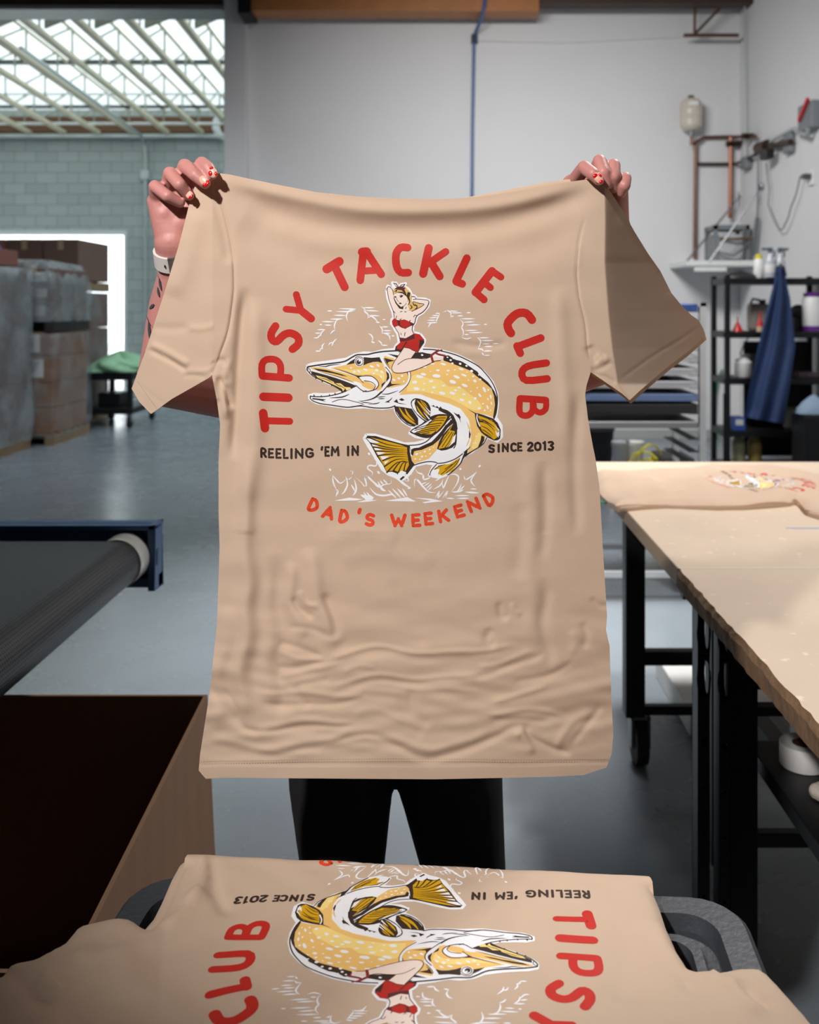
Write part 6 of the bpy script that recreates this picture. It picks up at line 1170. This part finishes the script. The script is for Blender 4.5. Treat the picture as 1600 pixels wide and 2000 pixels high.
for L in LEG:
    x, y, z = L[-1]; sh = MB(); caps(sh, [(x, 1.56, .042), (x, 1.47, .042), (x * 1.02, 1.36, .038)], [.042, .042, .036], 20); remesh(sh, 'shoe', mat('black_shoe', (22, 22, 24), .6), .006, root, 2)
m_nail = mat('red_nail_polish', (206, 18, 22), .15, var=.02, coat=.6); m_bare = mat('bare_nail', (222, 168, 148), .3)
def nail(c, rx, rz, ang, tilt, bare, spots):
    R = Matrix.Rotation(ang, 3, 'Y') @ Matrix.Rotation(tilt, 3, 'X')
    c = Vector(c); o = MB().ball(c, rx, .0028, rz, 18, 12, R=R).build('fingernail', bare, root, smooth=True)
    for (sx, sz, r1, r2) in spots:
        p = c + R @ Vector((sx * rx, -.0016 - .0006 * (1 - sx * sx), sz * rz)); MB().ball(p, r1, .0012, r2, 12, 8, R=R).build('nail_polish', m_nail, o, smooth=True)
def nc3(x, y, dd): return c3(x, y, dd)
nail(c3(1172, 382, -.0205), .0055, .0075, math.radians(-22), math.radians(-12), m_bare, [(-.45, -.05, .003, .0034), (.1, .75, .0026, .0018), (.62, -.5, .0018, .0026)])
nail(c3(1062, 492, -.0208), .0058, .008, math.radians(-42), math.radians(-10), m_bare, [(0, -.78, .0048, .0022), (-.5, -.55, .002, .0024), (.5, -.55, .002, .0024)])
nail(c3(868, 672, -.005), .005, .007, math.radians(-45), math.radians(-25), m_bare, [(0, -.75, .004, .002)])
nail(c4(712, 545, -.0215), .0054, .0082, math.radians(-32), math.radians(-10), m_bare, [(-.35, .55, .0034, .0026), (.62, .2, .0018, .0030), (.0, -.72, .0028, .0022)])
# watch strap and leaf tattoos
d = Vector(at(352, 545, 1.275)) - Vector(wl); d.normalize(); c0 = Vector(wl) + d * .020
u = d.orthogonal().normalized(); w2 = d.cross(u); wt = bpy.data.objects.new('wristwatch', None)
mb = MB(); rows = []
for h, r in ((-.011, .0255), (-.0105, .0285), (.0105, .0295), (.011, .0265)): rows.append([c0 + d * h + (u * math.cos(a) + w2 * math.sin(a)) * r for a in np.linspace(0, 2 * math.pi, 41)])
rows.append(rows[0]); ws_ = mb.grid(np.array([[tuple(p) for p in r] for r in rows])).build('watch_strap', mat('pale_watch_strap', (206, 200, 196), .5), root, smooth='auto'); ws_['label'] = 'pale watch strap'
f_ = (Vector((0.25, -1, 0)) - d * Vector((0.25, -1, 0)).dot(d)).normalized(); sd = d.cross(f_); bc = c0 + f_ * .030
def obox(mb, c, ax, ay, az, hx, hy, hz):
    v = [c + ax * x * hx + ay * y * hy + az * z * hz for z in (-1, 1) for y in (-1, 1) for x in (-1, 1)]; return mb.add(v, [(0, 2, 3, 1), (4, 5, 7, 6), (0, 1, 5, 4), (2, 6, 7, 3), (0, 4, 6, 2), (1, 3, 7, 5)])
mb = MB(); 
for s in (-1, 1): obox(mb, bc + sd * .009 * s, sd, d, f_, .0018, .0135, .0016); obox(mb, bc + d * .012 * s, sd, d, f_, .010, .0018, .0016)
mb.build('buckle', mat('grey_buckle', (110, 108, 114), .4, .5), ws_); sp_ = c0 + (f_ + sd * (.62 if sd.x < 0 else -.62)).normalized() * .0292; mb = MB().ball(sp_, .0014, .0014, .0022, 10, 8); mb.build('strap_hole', m_rub, ws_, smooth=True)
mb = MB()
fa = [Vector(wl), Vector(at(354, 530, 1.27)), Vector(at(345, 600, 1.30)), Vector(elL)]; fr = [.0255, .029, .037, .040]
def on_arm(s, a, lift=.0006):
    i = min(int(s * 3), 2); t_ = s * 3 - i; c = fa[i].lerp(fa[i + 1], t_); r = fr[i] + (fr[i + 1] - fr[i]) * t_; ax = (fa[i + 1] - fa[i]).normalized()
    f0 = (Vector((0, -1, 0)) - ax * Vector((0, -1, 0)).dot(ax)).normalized(); s0 = ax.cross(f0); s0 = s0 if s0.x < 0 else -s0
    return c + (f0 * math.cos(a) + s0 * math.sin(a)) * (r + lift)
def leaf(s, a, L, W_, ang):
    rows = []
    for i in range(9):
        t_ = i / 8; wv = W_ * math.sin(math.pi * t_) ** .8 * (1 - .3 * t_); row = []
        for k in (-1, 0, 1): row.append(tuple(on_arm(s + (t_ * L * math.cos(ang) + k * wv * math.sin(ang)) / .20, a + (t_ * L * math.sin(ang) - k * wv * math.cos(ang)) / .033, .0012)))
        rows.append(row)
    mb.grid(np.array(rows))
for s, a, L, W_, ang in [(.36, .75, .020, .0028, -.6), (.345, 1.15, .024, .0005, -1.25), (.50, .45, .016, .0026, 2.6), (.58, .62, .018, .0026, .5), (.72, .8, .021, .0029, -.55), (.705, 1.15, .024, .0005, -1.25), (.83, .5, .016, .0025, .6)]: leaf(s, a, L, W_, ang)
tt = mb.build('tattoo', mat('tattoo_ink', (64, 66, 74), .6), root, smooth=True); tt['label'] = 'dark leaf tattoo'
